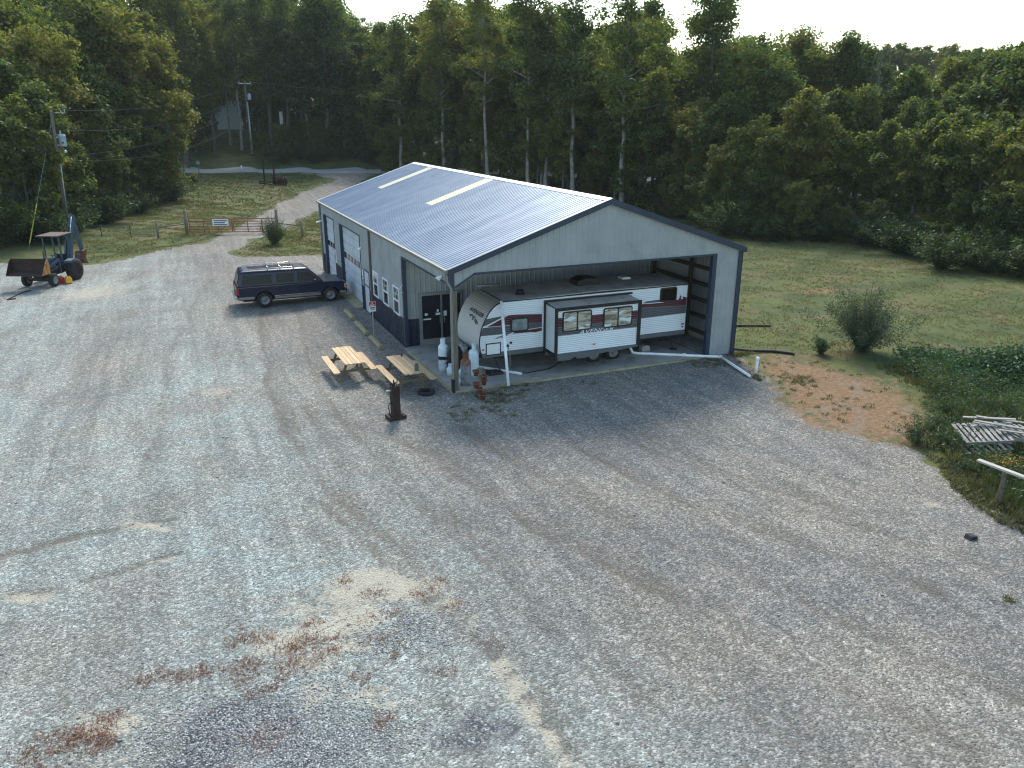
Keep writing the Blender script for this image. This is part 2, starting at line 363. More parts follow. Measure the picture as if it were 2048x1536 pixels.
def fastmesh(name, V, Q, mat, smooth=False, parent=None, nside=4):
    me = bpy.data.meshes.new(name); V = np.asarray(V, np.float32); Q = np.asarray(Q, np.int32)
    me.vertices.add(len(V)); me.vertices.foreach_set('co', V.ravel())
    me.loops.add(Q.size); me.loops.foreach_set('vertex_index', Q.ravel())
    me.polygons.add(len(Q)); me.polygons.foreach_set('loop_start', np.arange(0, Q.size, nside, dtype=np.int32))
    if smooth: me.polygons.foreach_set('use_smooth', np.ones(len(Q), bool))
    me.materials.append(M_[mat] if isinstance(mat, str) else mat); me.update(calc_edges=True)
    o = bpy.data.objects.new(name, me); COL.objects.link(o)
    if parent is not None: o.parent = parent
    return o
def text_mesh(txt, size, italic=0, name='lettering', mat='ink', parent=None, extr=.002, mapf=None, bold=.0):
    cu = bpy.data.curves.new('txt', 'FONT'); cu.body = txt; cu.size = size; cu.extrude = extr; cu.align_x = 'CENTER'; cu.align_y = 'CENTER'
    cu.shear = italic; cu.offset = bold; cu.resolution_u = 2
    t = bpy.data.objects.new('txt', cu); COL.objects.link(t)
    dg = bpy.context.evaluated_depsgraph_get(); me = bpy.data.meshes.new_from_object(t.evaluated_get(dg))
    bpy.data.objects.remove(t); bpy.data.curves.remove(cu)
    if mapf:
        for v in me.vertices: v.co = mapf(v.co)
    me.materials.clear(); me.materials.append(M_[mat]); me.name = name
    o = bpy.data.objects.new(name, me); COL.objects.link(o)
    if parent is not None: o.parent = parent
    return o

# ------------------------------------------------------------------ terrain
SX, SY = CAMP.x, CAMP.y; FX, FY = math.sin(YAW), math.cos(YAW)
def ss(x): x = np.clip(x, 0, 1); return x*x*(3-2*x)
def hz(x, y):
    dx, dy = x-SX, y-SY; s = dx*FY-dy*FX; d = dx*FX+dy*FY
    z = np.interp(d, [78, 112, 118, 119.5, 125, 150, 200, 300], [0, 1.75, 1.8, 2.1, 3.7, 6.8, 12, 16])
    z = z*np.interp(s, [-8, 30], [1, .25])
    z = z+11*np.exp(-(((s-92)/45)**2+((d-178)/28)**2))
    z = z+40*ss((d-320)/500)
    return z
def seg_dist(X, Y, pts, closed=False):
    D = np.full(X.shape, 1e9); P = list(pts)+([pts[0]] if closed else [])
    for (ax, ay), (bx, by) in zip(P[:-1], P[1:]):
        vx, vy = bx-ax, by-ay; t = np.clip(((X-ax)*vx+(Y-ay)*vy)/(vx*vx+vy*vy+1e-9), 0, 1)
        D = np.minimum(D, np.hypot(X-ax-t*vx, Y-ay-t*vy))
    return D
def sdp(X, Y, poly):
    D = seg_dist(X, Y, poly, True); ins = np.zeros(X.shape, bool); n = len(poly)
    for i in range(n):
        (ax, ay), (bx, by) = poly[i], poly[(i+1) % n]
        c = (ay > Y) != (by > Y)
        with np.errstate(divide='ignore', invalid='ignore'):
            xi = ax+(Y-ay)*(bx-ax)/np.where(by == ay, 1e-9, by-ay)
        ins ^= c & (X < xi)
    return np.where(ins, D, -D)
GRAVEL = [(-26,-40),(-26,10),(-24,30),(-20.2,37),(-17.6,34.5),(-14.0,32.9),(-12.1,35.2),(-9.2,37.4),(-6.7,40.2),(-4.9,44.4),(-1.7,53.0),(2.5,63.9),(7.1,72.2),
          (10.9,77.8),(11.8,81.7),(10.8,86.1),(8.0,90.0),(8.5,93.2),(21,88),(17.8,85.0),(16.5,82.6),(10.5,68.6),(5.6,57.4),(2.7,51.9),(0.6,46.4),(-1.4,42.3),(-3.5,37.0),(-4.8,33.7),
          (-4.4,32.2),(-1.9,31.3),(0.8,30.9),(3,29),(13,28.5),(13,24.6),(6,20),(6,6),(11.6,3),(11.9,-.3),(11.3,-.8),(10.8,-2.8),(9.3,-5.7),(9.5,-6.9),(9.9,-7.5),(10.5,-8.4),(11.1,-9.4),
          (11.3,-10.1),(10.5,-11.5),(9.6,-12.8),(9.2,-14.0),(9.4,-18),(8,-26),(8,-40)]
DIRT = [(11.3,-1.4),(12.6,-1.5),(13.9,-1.2),(14.8,-2.5),(15.4,-4.3),(14.9,-6.6),(13.4,-8.9),(11.6,-10.0),(10.6,-8.6),(9.7,-7.4),(9.2,-6.2),(9.5,-5.5),(10.4,-3.8)]
def rd(s, d): return (SX+s*FY+d*FX, SY-s*FX+d*FY)
def terrain():
    def axis(a0, a1, st, lo, hi, g=1.09, mx=14):
        core = list(np.arange(a0, a1, st)); out = list(core); s = st; v = core[-1]
        while v < hi: s = min(s*g, mx); v += s; out.append(v)
        s = st; v = core[0]; pre = []
        while v > lo: s = min(s*g, mx); v -= s; pre.append(v)
        return np.array(pre[::-1]+out)
    xs = axis(-13, 14, .13, -520, 620, 1.07, 18); ys = axis(-19.5, 8, .13, -400, 900, 1.035, 18)
    X, Y = np.meshgrid(xs, ys); Z = hz(X, Y)
    nx, ny = len(xs), len(ys)
    rng = np.random.default_rng(3)
    def vn(X, Y, sc, seed):           # value noise
        r = np.random.default_rng(seed); T = r.random((64, 64)); u = X*sc; v = Y*sc
        i = np.floor(u).astype(int); j = np.floor(v).astype(int); fu = ss(u-i); fv = ss(v-j)
        g = lambda a, b: T[a % 64, b % 64]
        return (g(i, j)*(1-fu)+g(i+1, j)*fu)*(1-fv)+(g(i, j+1)*(1-fu)+g(i+1, j+1)*fu)*fv
    Xw = X+(vn(X, Y, .35, 1)-.5)*1.6+(vn(X, Y, 1.3, 2)-.5)*.5; Yw = Y+(vn(X, Y, .35, 3)-.5)*1.6+(vn(X, Y, 1.3, 4)-.5)*.5
    g = sdp(Xw, Yw, GRAVEL); d = sdp(Xw, Yw, DIRT)
    gravel = np.clip(.5+g/1.6, 0, 1); dirt = np.clip(.5+d/3.6, 0, 1)
    for (cx, cy, rx, ry, k) in ((24.5,8,2.6,.8,.75),(28,7.4,1.2,.5,.6),(-1.5,88,7,1.2,.62),(2,74,9,1.6,.6),(2,80,5,1,.5),(-3,86,5,1.5,.5),(20,3.5,2.5,.5,.5),(-15.5,34.6,2.2,.8,.55),(-6.5,42.0,1.2,.5,.55)):
        dirt = np.maximum(dirt, k*np.exp(-(((X-cx)/rx)**2+((Y-cy)/ry)**2)))
    sand = np.zeros_like(X)
    for (cx, cy, rx, ry, k) in [(-5.59,-10.62,0.79,0.42,1),(-5.03,-11.16,0.52,0.4,0.95),(-6.12,-10.88,0.61,0.47,0.9),(-6.2,-11.74,0.58,0.44,0.95),(-6.79,-11.83,0.52,0.44,0.85),(-7.06,-11.13,0.49,0.3,0.7),(-7.56,-12.0,0.56,0.37,0.85),(-7.92,-12.06,0.42,0.25,0.75),(-7.14,-12.79,0.53,0.37,0.7),(-6.48,-12.62,0.46,0.31,0.75),(-4.4,-11.22,0.52,0.25,0.7),(-4.17,-11.98,0.26,0.37,0.75),(-4.02,-12.87,0.19,0.3,0.6),(-7.29,-13.68,0.29,0.39,0.85),(-6.49,-14.26,0.5,0.28,0.65),(-6.17,-14.66,0.33,0.21,0.6),(-4.75,-12.0,0.5,0.25,0.5),(-4.02,-14.38,0.19,0.26,0.85),(-3.95,-14.97,0.21,0.32,0.8),(-3.88,-15.52,0.18,0.28,0.9),(-3.86,-16.12,0.18,0.27,0.85),(-3.79,-16.58,0.23,0.19,0.8),(-10.25,-12.88,0.33,0.19,1),(-10.52,-12.48,0.34,0.14,0.6),(-10.14,-13.64,0.39,0.21,0.45),(-9.82,-6.21,0.72,0.17,0.95),(-10.36,-6.25,0.59,0.17,0.6),(-9.6,-8.06,0.43,0.12,0.85),(-10.2,-8.12,0.44,0.11,0.5),(-12.42,-8.21,0.5,0.22,0.8),(-12.29,-6.45,0.79,0.11,0.5),(-10.33,-5.47,0.16,0.22,0.7),(-7.79,3.23,0.71,0.68,0.6),(-5.1,2.67,0.9,0.69,0.35),(-8.09,-4.06,0.27,0.23,0.5),(5.05,-11.38,0.31,0.4,0.3),(8.18,-12.74,0.32,0.38,0.55),(-12.85,23.29,1.66,2.09,0.75),(-12.0,26.68,1.18,1.37,0.5)]:
        u = (Xw*.4+X*.6-cx)*.919-(Yw*.4+Y*.6-cy)*.395; v = (Xw*.4+X*.6-cx)*.395+(Yw*.4+Y*.6-cy)*.919; sand = np.maximum(sand, k*np.exp(-((u/rx/1.45)**2+(v/ry/1.45)**2)))
    coarse = np.zeros_like(X)
    for (cx, cy, rx, ry, k) in ((-8.4,-13.9,1.1,.7,1.0),(-7.7,-14.9,.8,.6,.8),(-9.1,-14.3,.8,.6,.8),(-5.3,-12.5,.8,.6,.5),(-1.2,2.5,1.8,4.5,.55),(-5,-15.4,1.1,1.2,.6),(-2.5,-13.4,1.2,1.6,.45),(4,-11,2,1.5,.4)):
        coarse = np.maximum(coarse, k*np.exp(-(((X-cx)/rx)**2+((Y-cy)/ry)**2)))
    track = np.zeros_like(X)
    base = [[(-2.49,-3.66),(-2.11,-6.64),(-1.59,-9.82),(-0.3,-13.25),(0.92,-16.24),(2.1,-18.78)],[(-5.67,5.16),(-5.13,-2.54),(-3.95,-7.26),(-2.56,-10.61),(-1.64,-13.53),(-0.62,-16.77),(-0.05,-18.36)],[(-5.44,0.36),(-5.01,-6.23),(-4.05,-10.09),(-3.0,-12.95),(-2.31,-15.26),(-1.94,-17.46)],[(-4.04,-1.69),(-2.35,-4.72),(-2.04,-6.84)],[(-3.49,35.02),(-7.48,21.76),(-8.99,9.5),(-9.73,0.72),(-10.03,-3.41)],[(-5.16,23.8),(-7.07,8.7),(-7.25,-0.29),(-6.58,-7.26),(-5.62,-11.83)],[(-3.78,23.23),(-5.72,8.1),(-6.14,-1.23),(-5.42,-6.95),(-4.39,-10.84)],[(-12.86,-6.46),(-10.89,-6.21),(-9.14,-5.89)],[(-11.25,-8.09),(-10.3,-8.07),(-9.29,-7.87)],[(-12.62,-8.09),(-12.06,-8.25)],[(-12.56,22.5),(-10.12,29.37),(-6.17,36.14)],[(-14.01,7.4),(-13.22,15.76),(-10.09,25.91)],[(1.62,-6.24),(2.52,-10.02),(3.89,-13.01),(5.16,-15.88)],[(3.8,-5.44),(5.05,-9.85),(6.75,-13.24)],[(-13.9,0.37),(-12.47,6.74),(-10.94,18.02)],[(-6.07,-6.35),(-4.88,-10.6),(-4.01,-14.11),(-3.69,-16.4)]]
    for k, L in enumerate(base):
        pw = .62*(1-.25*(k % 3)) if k not in (7, 8, 9) else .8
        for off, q in ((0, 1), (.28, .7), (1.75, .8), (2.05, .55)):
            if k in (7, 8, 9) and off: continue
            D = seg_dist(Xw*.25+X*.75-off, Yw*.25+Y*.75-off*.25, L); wd = .13+.10*vn(X, Y, .5, 20+k); brk = .55+.6*vn(X, Y, .7, 40+k)
            track = np.maximum(track, pw*q*brk*np.exp(-(D/wd)**2))
    dd = (X-SX)*FX+(Y-SY)*FY; s_ = (X-SX)*FY-(Y-SY)*FX
    asph = np.clip(.5+(3-np.abs(dd-115))/1.2, 0, 1)*(s_ > -70)
    gravel = np.where(asph > .5, 0, gravel); bl = np.clip(ss((-1.5-X-.12*Y)/6.5)*.95+.3*(vn(X, Y, .2, 9)-.5), 0, 1)*(1-.75*np.exp(-(((X+11.8)/1.6)**2+((Y-9)/9)**2)))
    Z = Z-.045*track + (vn(X, Y, .9, 12)-.5)*.03*(g < -1) + (vn(X, Y, .25, 13)-.5)*.25*ss((-g-3)/6) + (vn(X, Y, .12, 14)-.5)*.05
    # ditch beside the gate fence and the verge at the weed bank
    dit = seg_dist(X, Y, [(-17,40),(-13,39.8),(-9.3,41),(-7.5,42.5)]); Z = Z-.35*np.exp(-(dit/1.1)**2)*(g < 0)
    dit = seg_dist(X, Y, [(-1,38.5),(4,37.2),(12,36)]); Z = Z-.3*np.exp(-(dit/1.2)**2)*(g < 0)
    Z = Z-.9*ss((sdp(X, Y, [(11,-10.5),(14.5,-8.5),(16.5,-4.5),(19,-2.5),(60,-10),(60,-60),(11,-60),(10.2,-14)])-.4)/4)
    inb = (X > -.3) & (X < 12.5) & (Y > -.4) & (Y < 24.8); Z = np.where(inb, np.minimum(Z, -.02), Z)
    V = np.stack([X.ravel(), Y.ravel(), Z.ravel()], 1)
    idx = np.arange(nx*ny).reshape(ny, nx)
    Q = np.stack([idx[:-1,:-1], idx[:-1,1:], idx[1:,1:], idx[1:,:-1]], -1).reshape(-1, 4)
    fc = lambda A: (A[:-1,:-1]+A[:-1,1:]+A[1:,1:]+A[1:,:-1]).ravel()/4
    fg, fd, fa, fD, fY_ = fc(gravel), fc(dirt), fc(asph), fc(dd), fc(Y)
    reg = np.full(len(Q), 3); reg[(fg > .5)] = 0; reg[(fg > .5) & (fY_ > 43.2)] = 1; reg[(fd > .5) & (fY_ < 0) & (fc(X) > 8)] = 2; reg[fa > .5] = 4; reg[(fD > 119) & (fa <= .5)] = 5
    reg[(reg == 3) & (fc(X) > 9) & (fD < 119)] = 6
    names = {0: 'gravel_lot', 1: 'driveway', 2: 'dirt_patch', 3: 'lawn', 4: 'road', 5: 'hillside', 6: 'field'}
    lab = {0: 'wide grey gravel lot in front of the shed', 1: 'gravel driveway running from the gate to the road', 2: 'bare reddish dirt patch between gravel and weeds',
           3: 'mown green lawn behind the red gate', 4: 'pale paved road crossing behind the lawn', 5: 'wooded hillside beyond the road', 6: 'patchy green field right of the shed'}
    for k, nm in names.items():
        q = Q[reg == k]
        if not len(q): continue
        u, inv = np.unique(q.ravel(), return_inverse=True)
        o = fastmesh(nm, V[u], inv.reshape(-1, 4), 'ground', smooth=True); tag(o, lab[k], kind='structure')
        for an, A in (('gravel', gravel), ('dirt', dirt), ('sand', sand), ('coarse', coarse), ('track', track), ('asphalt', asph), ('bluish', bl)):
            at = o.data.attributes.new(an, 'FLOAT', 'POINT'); at.data.foreach_set('value', A.ravel()[u].astype(np.float32))
    from mathutils.bvhtree import BVHTree
    return lambda x, y: float(np.interp(0, [0], [0])) if False else _zat(xs, ys, Z, x, y)
def _zat(xs, ys, Z, x, y):
    i = min(max(int(np.searchsorted(xs, x))-1, 0), len(xs)-2); j = min(max(int(np.searchsorted(ys, y))-1, 0), len(ys)-2)
    u = (x-xs[i])/(xs[i+1]-xs[i]); v = (y-ys[j])/(ys[j+1]-ys[j])
    return float((Z[j,i]*(1-u)+Z[j,i+1]*u)*(1-v)+(Z[j+1,i]*(1-u)+Z[j+1,i+1]*u)*v)
zat = terrain()

# ------------------------------------------------------------------ ribbed sheet
def ribs(u0, u1, pitch=.2286, h=.02):
    """profile (u, height) of ribbed sheet metal"""
    out = [(u0, 0)]; k = math.ceil((u0+.04)/pitch)
    while k*pitch < u1-.04:
        c = k*pitch; out += [(c-.05, 0), (c-.022, h), (c+.022, h), (c+.05, 0)] if h > .021 else [(c-.034, 0), (c-.014, h), (c+.014, h), (c+.034, 0)]; k += 1
    out.append((u1, 0)); return out
def sheet(mb, u0, u1, z0f, z1f, P, pitch=.2286, h=.02):
    """P(u, z, height) -> world; z0f / z1f are numbers or functions of u"""
    pr = ribs(u0, u1, pitch, h)
    z0 = z0f if callable(z0f) else (lambda u: z0f); z1 = z1f if callable(z1f) else (lambda u: z1f)
    vs = []; fs = []
    for u, hh in pr: vs += [P(u, z0(u), hh), P(u, z1(u), hh)]
    for i in range(len(pr)-1): fs.append((2*i, 2*i+2, 2*i+3, 2*i+1))
    mb.add(vs, fs)

# ------------------------------------------------------------------ shed
W, L, HE, HR, D6 = 12.19, 24.38, 4.38, 6.455, 6.0
SL = (HR-HE)/(W/2)
def roofz(x): return HE+SL*(x if x < W/2 else W-x)
shed = thing('metal_shed', 'long grey metal shed with blue ribbed roof and open front bay', 'shed', (0, 0, 0))
def PL(u, z, h): return (-h, u, z)             # left wall, ribs towards -x
def PF(u, z, h): return (u, -h, z)             # front
def left_wall():
    g = MB(); b = MB()
    segs = [(6.0, 6.73), (6.73, 7.65, 1.21, 2.40), (7.65, 8.52), (8.52, 9.46, 1.21, 2.40), (9.46, 10.36), (10.36, 11.31, 1.21, 2.40), (11.31, 12.22), (12.22, 13.16, 0, 2.07), (13.16, 13.87),
            (13.87, 18.75, 0, 3.65), (18.75, 20.48), (20.48, 23.45, 0, 3.65), (23.45, 24.38)]
    for sg in segs:
        a, c = sg[0], sg[1]
        if len(sg) == 2: sheet(g, a, c, 1.22, HE, PL); b = MB(); sheet(b, a, c, 0, 1.20, PL); b.build('wainscot', 'wainscot', shed, normals=False)
        else:
            sheet(g, a, c, sg[3], HE, PL)
            if sg[2] > 0: b = MB(); sheet(b, a, c, 0, 1.20, PL); b.build('wainscot', 'wainscot', shed, normals=False)
    sheet(g, 0.14, 6.0, 3.86, HE, PL)             # header over the open bay
    # back wall, right wall, recess wall
    sheet(g, 0, W, 0, lambda u: roofz(u)-.03, lambda u, z, h: (u, L+h, z))
    sheet(g, 0, L, 0, HE, lambda u, z, h: (W+h, u, z))
    sheet(g, .0, .62, 1.22, 3.9, lambda u, z, h: (u, D6-h, z)); sheet(g, 2.55, W-.02, 1.22, 3.9, lambda u, z, h: (u, D6-h, z)); sheet(g, .62, 2.55, 2.2, 3.9, lambda u, z, h: (u, D6-h, z))
    sheet(g, .0, W-.02, 3.9, lambda u: roofz(u)-.05, lambda u, z, h: (u, D6-h, z))
    b = MB(); sheet(b, .0, .62, 0.06, 1.2, lambda u, z, h: (u, D6-h, z)); b.build('wainscot', 'wainscot', shed, normals=False); b = MB(); sheet(b, 2.55, W-.02, 0.06, 1.2, lambda u, z, h: (u, D6-h, z))
    g.build('wall_siding', 'grey_metal', shed, normals=False); b.build('wainscot', 'wainscot', shed, normals=False)
left_wall()
g = MB()
def hb(u):                                       # lower edge of the gable panel
    if u < .2: return 3.79
    if u < .87: return 3.79+(u-.2)/.67*.41
    if u < 10.95: return 4.20
    return 0.0
sheet(g, .02, .2, 3.79, lambda u: roofz(u)-.02, PF); sheet(g, .2, .87, hb, lambda u: roofz(u)-.02, PF)
sheet(g, .87, W/2, 4.2, lambda u: roofz(u)-.02, PF); sheet(g, W/2, 10.95, 4.2, lambda u: roofz(u)-.02, PF); sheet(g, 10.95, W-.02, 0, lambda u: roofz(u)-.02, PF)
g.build('gable_wall', 'grey_metal', shed, normals=False)
g = MB()                                         # inner face of the gable panel and return wall
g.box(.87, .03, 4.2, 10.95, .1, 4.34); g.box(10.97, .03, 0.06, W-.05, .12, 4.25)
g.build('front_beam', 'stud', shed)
# roof
def roofside(sgn):
    m = MB(); x0 = -.10 if sgn < 0 else W+.10
    def P(u, t, h):
        x = x0+(W/2-x0)*t; z = HE+SL*((x) if sgn < 0 else (W-x)); return (x, u, z+.02+h)
    if sgn < 0:
        ta = (2.75+.1)/(W/2+.1); tb = (6.0+.1)/(W/2+.1)
        for a, c, hole in ((-.12, 10.6, 0), (10.6, 11.6, 1), (11.6, 20.05, 0), (20.05, 20.95, 1), (20.95, L+.12, 0)):
            if hole: sheet(m, a, c, 0, ta, P, h=.022); sheet(m, a, c, tb, 1, P, h=.022)
            else: sheet(m, a, c, 0, 1, P, h=.022)
    else: sheet(m, -.12, L+.12, 0, 1, P, h=.022)
    m.build('roof_panel', 'roof', shed, normals=False)
    if sgn < 0:
        for a, c in ((10.6, 11.6), (20.05, 20.95)):
            k = MB(); sheet(k, a, c, ta, tb, P); o = k.build('skylight', 'skylight', shed, normals=False); o['label'] = 'cream translucent skylight strip in the blue roof'
roofside(-1); roofside(1)
def slab(m, pts, t):                              # thick strip from a centre quad
    m.add(pts+[(p[0], p[1], p[2]-t) for p in pts], [(0,1,2,3),(7,6,5,4),(0,4,5,1),(1,5,6,2),(2,6,7,3),(3,7,4,0)])
m = MB(); e = .05
for s in (-1, 1): slab(m, [(W/2, -.16, HR+e+.012), (W/2+s*.21, -.16, HR+e-.21*SL+.004), (W/2+s*.21, L+.14, HR+e-.21*SL+.004), (W/2, L+.14, HR+e+.012)], .008)
m.build('ridge_cap', 'ridge', shed)
m = MB()                                          # rake trim: front blue, back pale
for s in (-1, 1):
    xe = -.12 if s < 0 else W+.12; ze = HE-SL*.12
    for (y0, y1, c) in ((-.17, -.03, 0),):
        a = [(xe, y0, ze+.055), (W/2, y0, HR+.055), (W/2, y0, HR-.15), (xe, y0, ze-.15)]
        m.add(a+[(p[0], y1, p[2]) for p in a], [(0,1,2,3),(7,6,5,4),(0,4,5,1),(1,5,6,2),(2,6,7,3),(3,7,4,0)])
m.build('rake_trim', 'blue_metal', shed)
m = MB()
for s in (-1, 1):
    xe = -.12 if s < 0 else W+.12; ze = HE-SL*.12; a = [(xe, L+.04, ze+.06), (W/2, L+.04, HR+.06), (W/2, L+.04, HR-.12), (xe, L+.04, ze-.12)]
    m.add(a+[(p[0], L+.16, p[2]) for p in a], [(0,1,2,3),(7,6,5,4),(0,4,5,1),(1,5,6,2),(2,6,7,3),(3,7,4,0)])
m.build('rear_trim', 'ridge', shed)
m = MB()                                          # blue trims
m.box(-.045, -.055, 0, .0-.025, .05, 0.01) if False else None
m.box(-.05, -.05, 3.62, .13, .135, 4.26)          # corner cap over the post
m.build('post_cap', 'blue_metal', shed); m = MB(); m.box(W-.15, -.052, 0, W+.045, -.025, 4.24); m.box(W+.025, -.052, 0, W+.05, .12, 4.30)
m.build('corner_trim', 'blue_metal', shed); m = MB(); m.box(10.80, -.05, .06, 10.99, .13, 4.205); m.box(.86, -.035, 4.13, 10.80, .02, 4.205)
m.add([(.18,-.035,3.74),(.88,-.035,4.14),(.88,-.035,4.20),(.18,-.035,3.80),(.18,.02,3.74),(.88,.02,4.14),(.88,.02,4.20),(.18,.02,3.80)], [(0,1,2,3),(7,6,5,4),(0,4,5,1),(1,5,6,2),(2,6,7,3),(3,7,4,0)])
m.build('opening_trim', 'blue_metal', shed); m = MB(); m.box(-.05, 5.90, 0, .10, 6.10, 3.86); m.box(-.035, .135, 3.80, .02, 5.90, 3.87)
m.build('opening_trim', 'blue_metal', shed); m = MB(); m.box(-.035, L-.10, 0, .03, L+.04, HE-.12); m.build('corner_trim', 'blue_metal', shed); m = MB()
m.box(-.03, 13.82, 0, .16, 13.87, 3.70); m.box(-.03, 18.75, 0, .16, 18.84, 3.70); m.box(-.03, 13.82, 3.64, .16, 18.84, 3.70)
m.build('door_trim', 'blue_metal', shed); m = MB(); m.box(-.03, 20.42, 0, .16, 20.48, 3.70); m.box(-.03, 23.45, 0, .16, 23.54, 3.70); m.box(-.03, 20.42, 3.64, .16, 23.54, 3.70)
m.build('door_trim', 'blue_metal', shed); m = MB(); m.box(-.032, 12.15, 0, .0, 12.22, 2.14); m.box(-.032, 13.16, 0, .0, 13.23, 2.14); m.box(-.032, 12.22, 2.07, .0, 13.16, 2.14)
m.build('door_trim', 'blue_metal', shed)
for a in (6.73, 8.52, 10.36): m = MB(); m.box(-.028, a-.03, 1.19, -.003, a+.97, 1.205); m.build('window_trim', 'blue_metal', shed)
m = MB()                                          # gutter and downspouts
gx = -.13; gz = HE-.06
m.prism([(-.12, gz+.06), (-.225, gz+.06), (-.225, gz+.0), (-.19, gz-.06), (-.12, gz-.06)], -.13, L+.1, 'Y')
m.build('gutter', 'gutter', shed)
m = MB(); m.box(-.11, 11.50, .05, -.025, 11.62, HE-.13); m.build('downspout', 'downspout', shed)
m = MB(); m.box(-.11, L-.06, .05, -.036, L+.05, HE-.13); m.build('downspout', 'gutter', shed)
m = MB(); m.tube([(-.17, -.02, 4.24), (-.17, -.02, 4.05), (.0, -.10, 3.70), (-.02, -.10, 3.55), (-.02, -.10, .5)], .05, 4); m.build('downspout', 'gutter', shed)
m = MB(); m.box(-.075, -.155, .0, .035, -.045, .5); o = m.build('downspout_boot', 'black', shed)
m = MB(); m.box(.045, -.08, 0, .20, .10, 3.64); o = m.build('corner_post', 'post_wood', shed)
# garage doors
def garage(y0, y1, n):
    m = MB(); H = 3.64; ns = 8
    for k in range(ns):
        a, b = k*H/ns, (k+1)*H/ns-.012; m.box(.15, y0, a+.06, .19, y1, b+.02)
        q = int((y1-y0)/.6); w_ = (y1-y0)/q
        if k != 4:
            for j in range(q): m.box(.141, y0+j*w_+.07, a+.13, .15, y0+(j+1)*w_-.07, b-.06)
    m.box(.19, y0, .03, .22, y1, 3.66)
    o = m.build('garage_door', 'door_white', shed, bevel=.004)
    for j in range(n):
        w_ = (y1-y0)/n; c = y0+(j+.5)*w_
        f = MB(); f.box(.128, c-.25, 1.87, .15, c+.25, 2.17); f.build('door_window', 'glass', o)
    return o
garage(13.87, 18.75, 6); garage(20.48, 23.45, 4)
m = MB(); m.box(-.02, 12.22, .05, .02, 13.16, 2.07); o = m.build('entry_door', 'door_white', shed)
f = MB(); f.box(-.04, 13.02, .98, -.02, 13.10, 1.06); f.tube([(-.05, 13.06, 1.0), (-.05, 12.95, 1.0)], .012, 6); f.build('handle', 'steel', o)
f = MB(); f.box(-.026, 12.22, 1.33, -.0205, 13.16, 1.40); f.build('door_rail', 'blue_metal', o)
f = MB(); f.box(-.027, 12.55, 1.62, -.0205, 12.62, 1.67); f.build('door_label', 'ink', o)
for i, a in enumerate((6.73, 8.52, 10.36)):
    m = MB(); b = a+.94; z0, z1 = 1.21, 2.40; t = .055
    m.box(-.05, a, z0, -.0, a+t, z1); m.box(-.05, b-t, z0, .0, b, z1); m.box(-.05, a+t, z0, .0, b-t, z0+t); m.box(-.05, a+t, z1-t, .0, b-t, z1); m.box(-.045, a+t, 1.79, .0, b-t, 1.85)
    fr = m.build('window', 'white', shed)
    m = MB(); m.box(-.015, a+t, z0+t, -.005, b-t, z1-t); m.build('pane', 'glass', fr)
    m = MB(); m.box(-.03, a+t, 2.08, -.016, b-t, 2.095)
    for k in (1, 2): yy = a+t+(b-a-2*t)*k/3; m.box(-.029, yy-.007, 1.85, -.017, yy+.007, z1-t)
    m.build('muntin', 'white', fr)
    if i == 2:
        m = MB(); m.box(-.024, a+t+.03, 2.14, -.0165, b-t-.03, 2.33); m.build('window_sticker', 'white', fr)
        m = MB()
        for k in range(4): m.box(-.026, a+t+.08, 2.16+k*.04, -.0245, b-t-.08, 2.172+k*.04)
        m.build('sticker_print', 'ink', fr)
# glass double door in the bay
m = MB(); x0, x1, zt = .66, 2.51, 2.17; yb = 5.93
for a in (x0, 1.545, x1-.07): m.box(a, yb, .06, a+.075, 6.03, zt)
m.box(x0, yb, zt, x1+.005, 6.03, zt+.07); m.box(x0+.075, yb+.01, .06, 1.545, 6.0, .30); m.box(1.62, yb+.01, .06, x1-.07, 6.0, .30)
m.box(x0-.06, yb+.005, .06, x0, 6.02, 2.30); m.box(x0-.06, yb+.003, 2.24, x1+.06, 6.02, 2.30)
fr = m.build('double_door', 'alu', shed)
m = MB(); m.box(x0+.075, 5.97, .3, 1.545, 5.98, zt); m.box(1.62, 5.97, .3, x1-.07, 5.98, zt); m.build('pane', 'glass', fr)
m = MB(); m.tube([(1.68, 5.93, .95), (1.68, 5.88, .97), (1.68, 5.88, 1.2), (1.68, 5.93, 1.22)], .012, 6); m.build('handle', 'steel', fr); m = MB(); m.tube([(1.49, 5.93, .95), (1.49, 5.88, .97), (1.49, 5.88, 1.2), (1.49, 5.93, 1.22)], .012, 6); m.build('handle', 'steel', fr)
for q in ((.78,1.13,1.12,1.19),(.85,1.32,.97,1.42),(1.33,1.30,1.53,1.40),(1.38,1.44,1.46,1.55),(1.68,1.24,1.82,1.46)): m = MB(); m.box(q[0], 5.962, q[1], q[2], 5.969, q[3]); m.build('door_notice', 'white', fr)
# framing seen inside the right wall
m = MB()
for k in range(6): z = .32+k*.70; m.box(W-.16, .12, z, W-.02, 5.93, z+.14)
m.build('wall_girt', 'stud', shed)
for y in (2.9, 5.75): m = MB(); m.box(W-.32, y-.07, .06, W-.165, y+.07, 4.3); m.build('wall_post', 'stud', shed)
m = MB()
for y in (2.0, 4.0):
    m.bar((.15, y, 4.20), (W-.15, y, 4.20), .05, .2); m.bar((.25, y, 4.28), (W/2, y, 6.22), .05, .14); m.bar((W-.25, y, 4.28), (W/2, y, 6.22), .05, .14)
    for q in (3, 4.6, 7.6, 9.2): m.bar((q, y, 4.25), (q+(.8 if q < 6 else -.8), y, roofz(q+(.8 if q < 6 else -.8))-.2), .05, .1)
m.build('roof_truss', 'stud', shed)
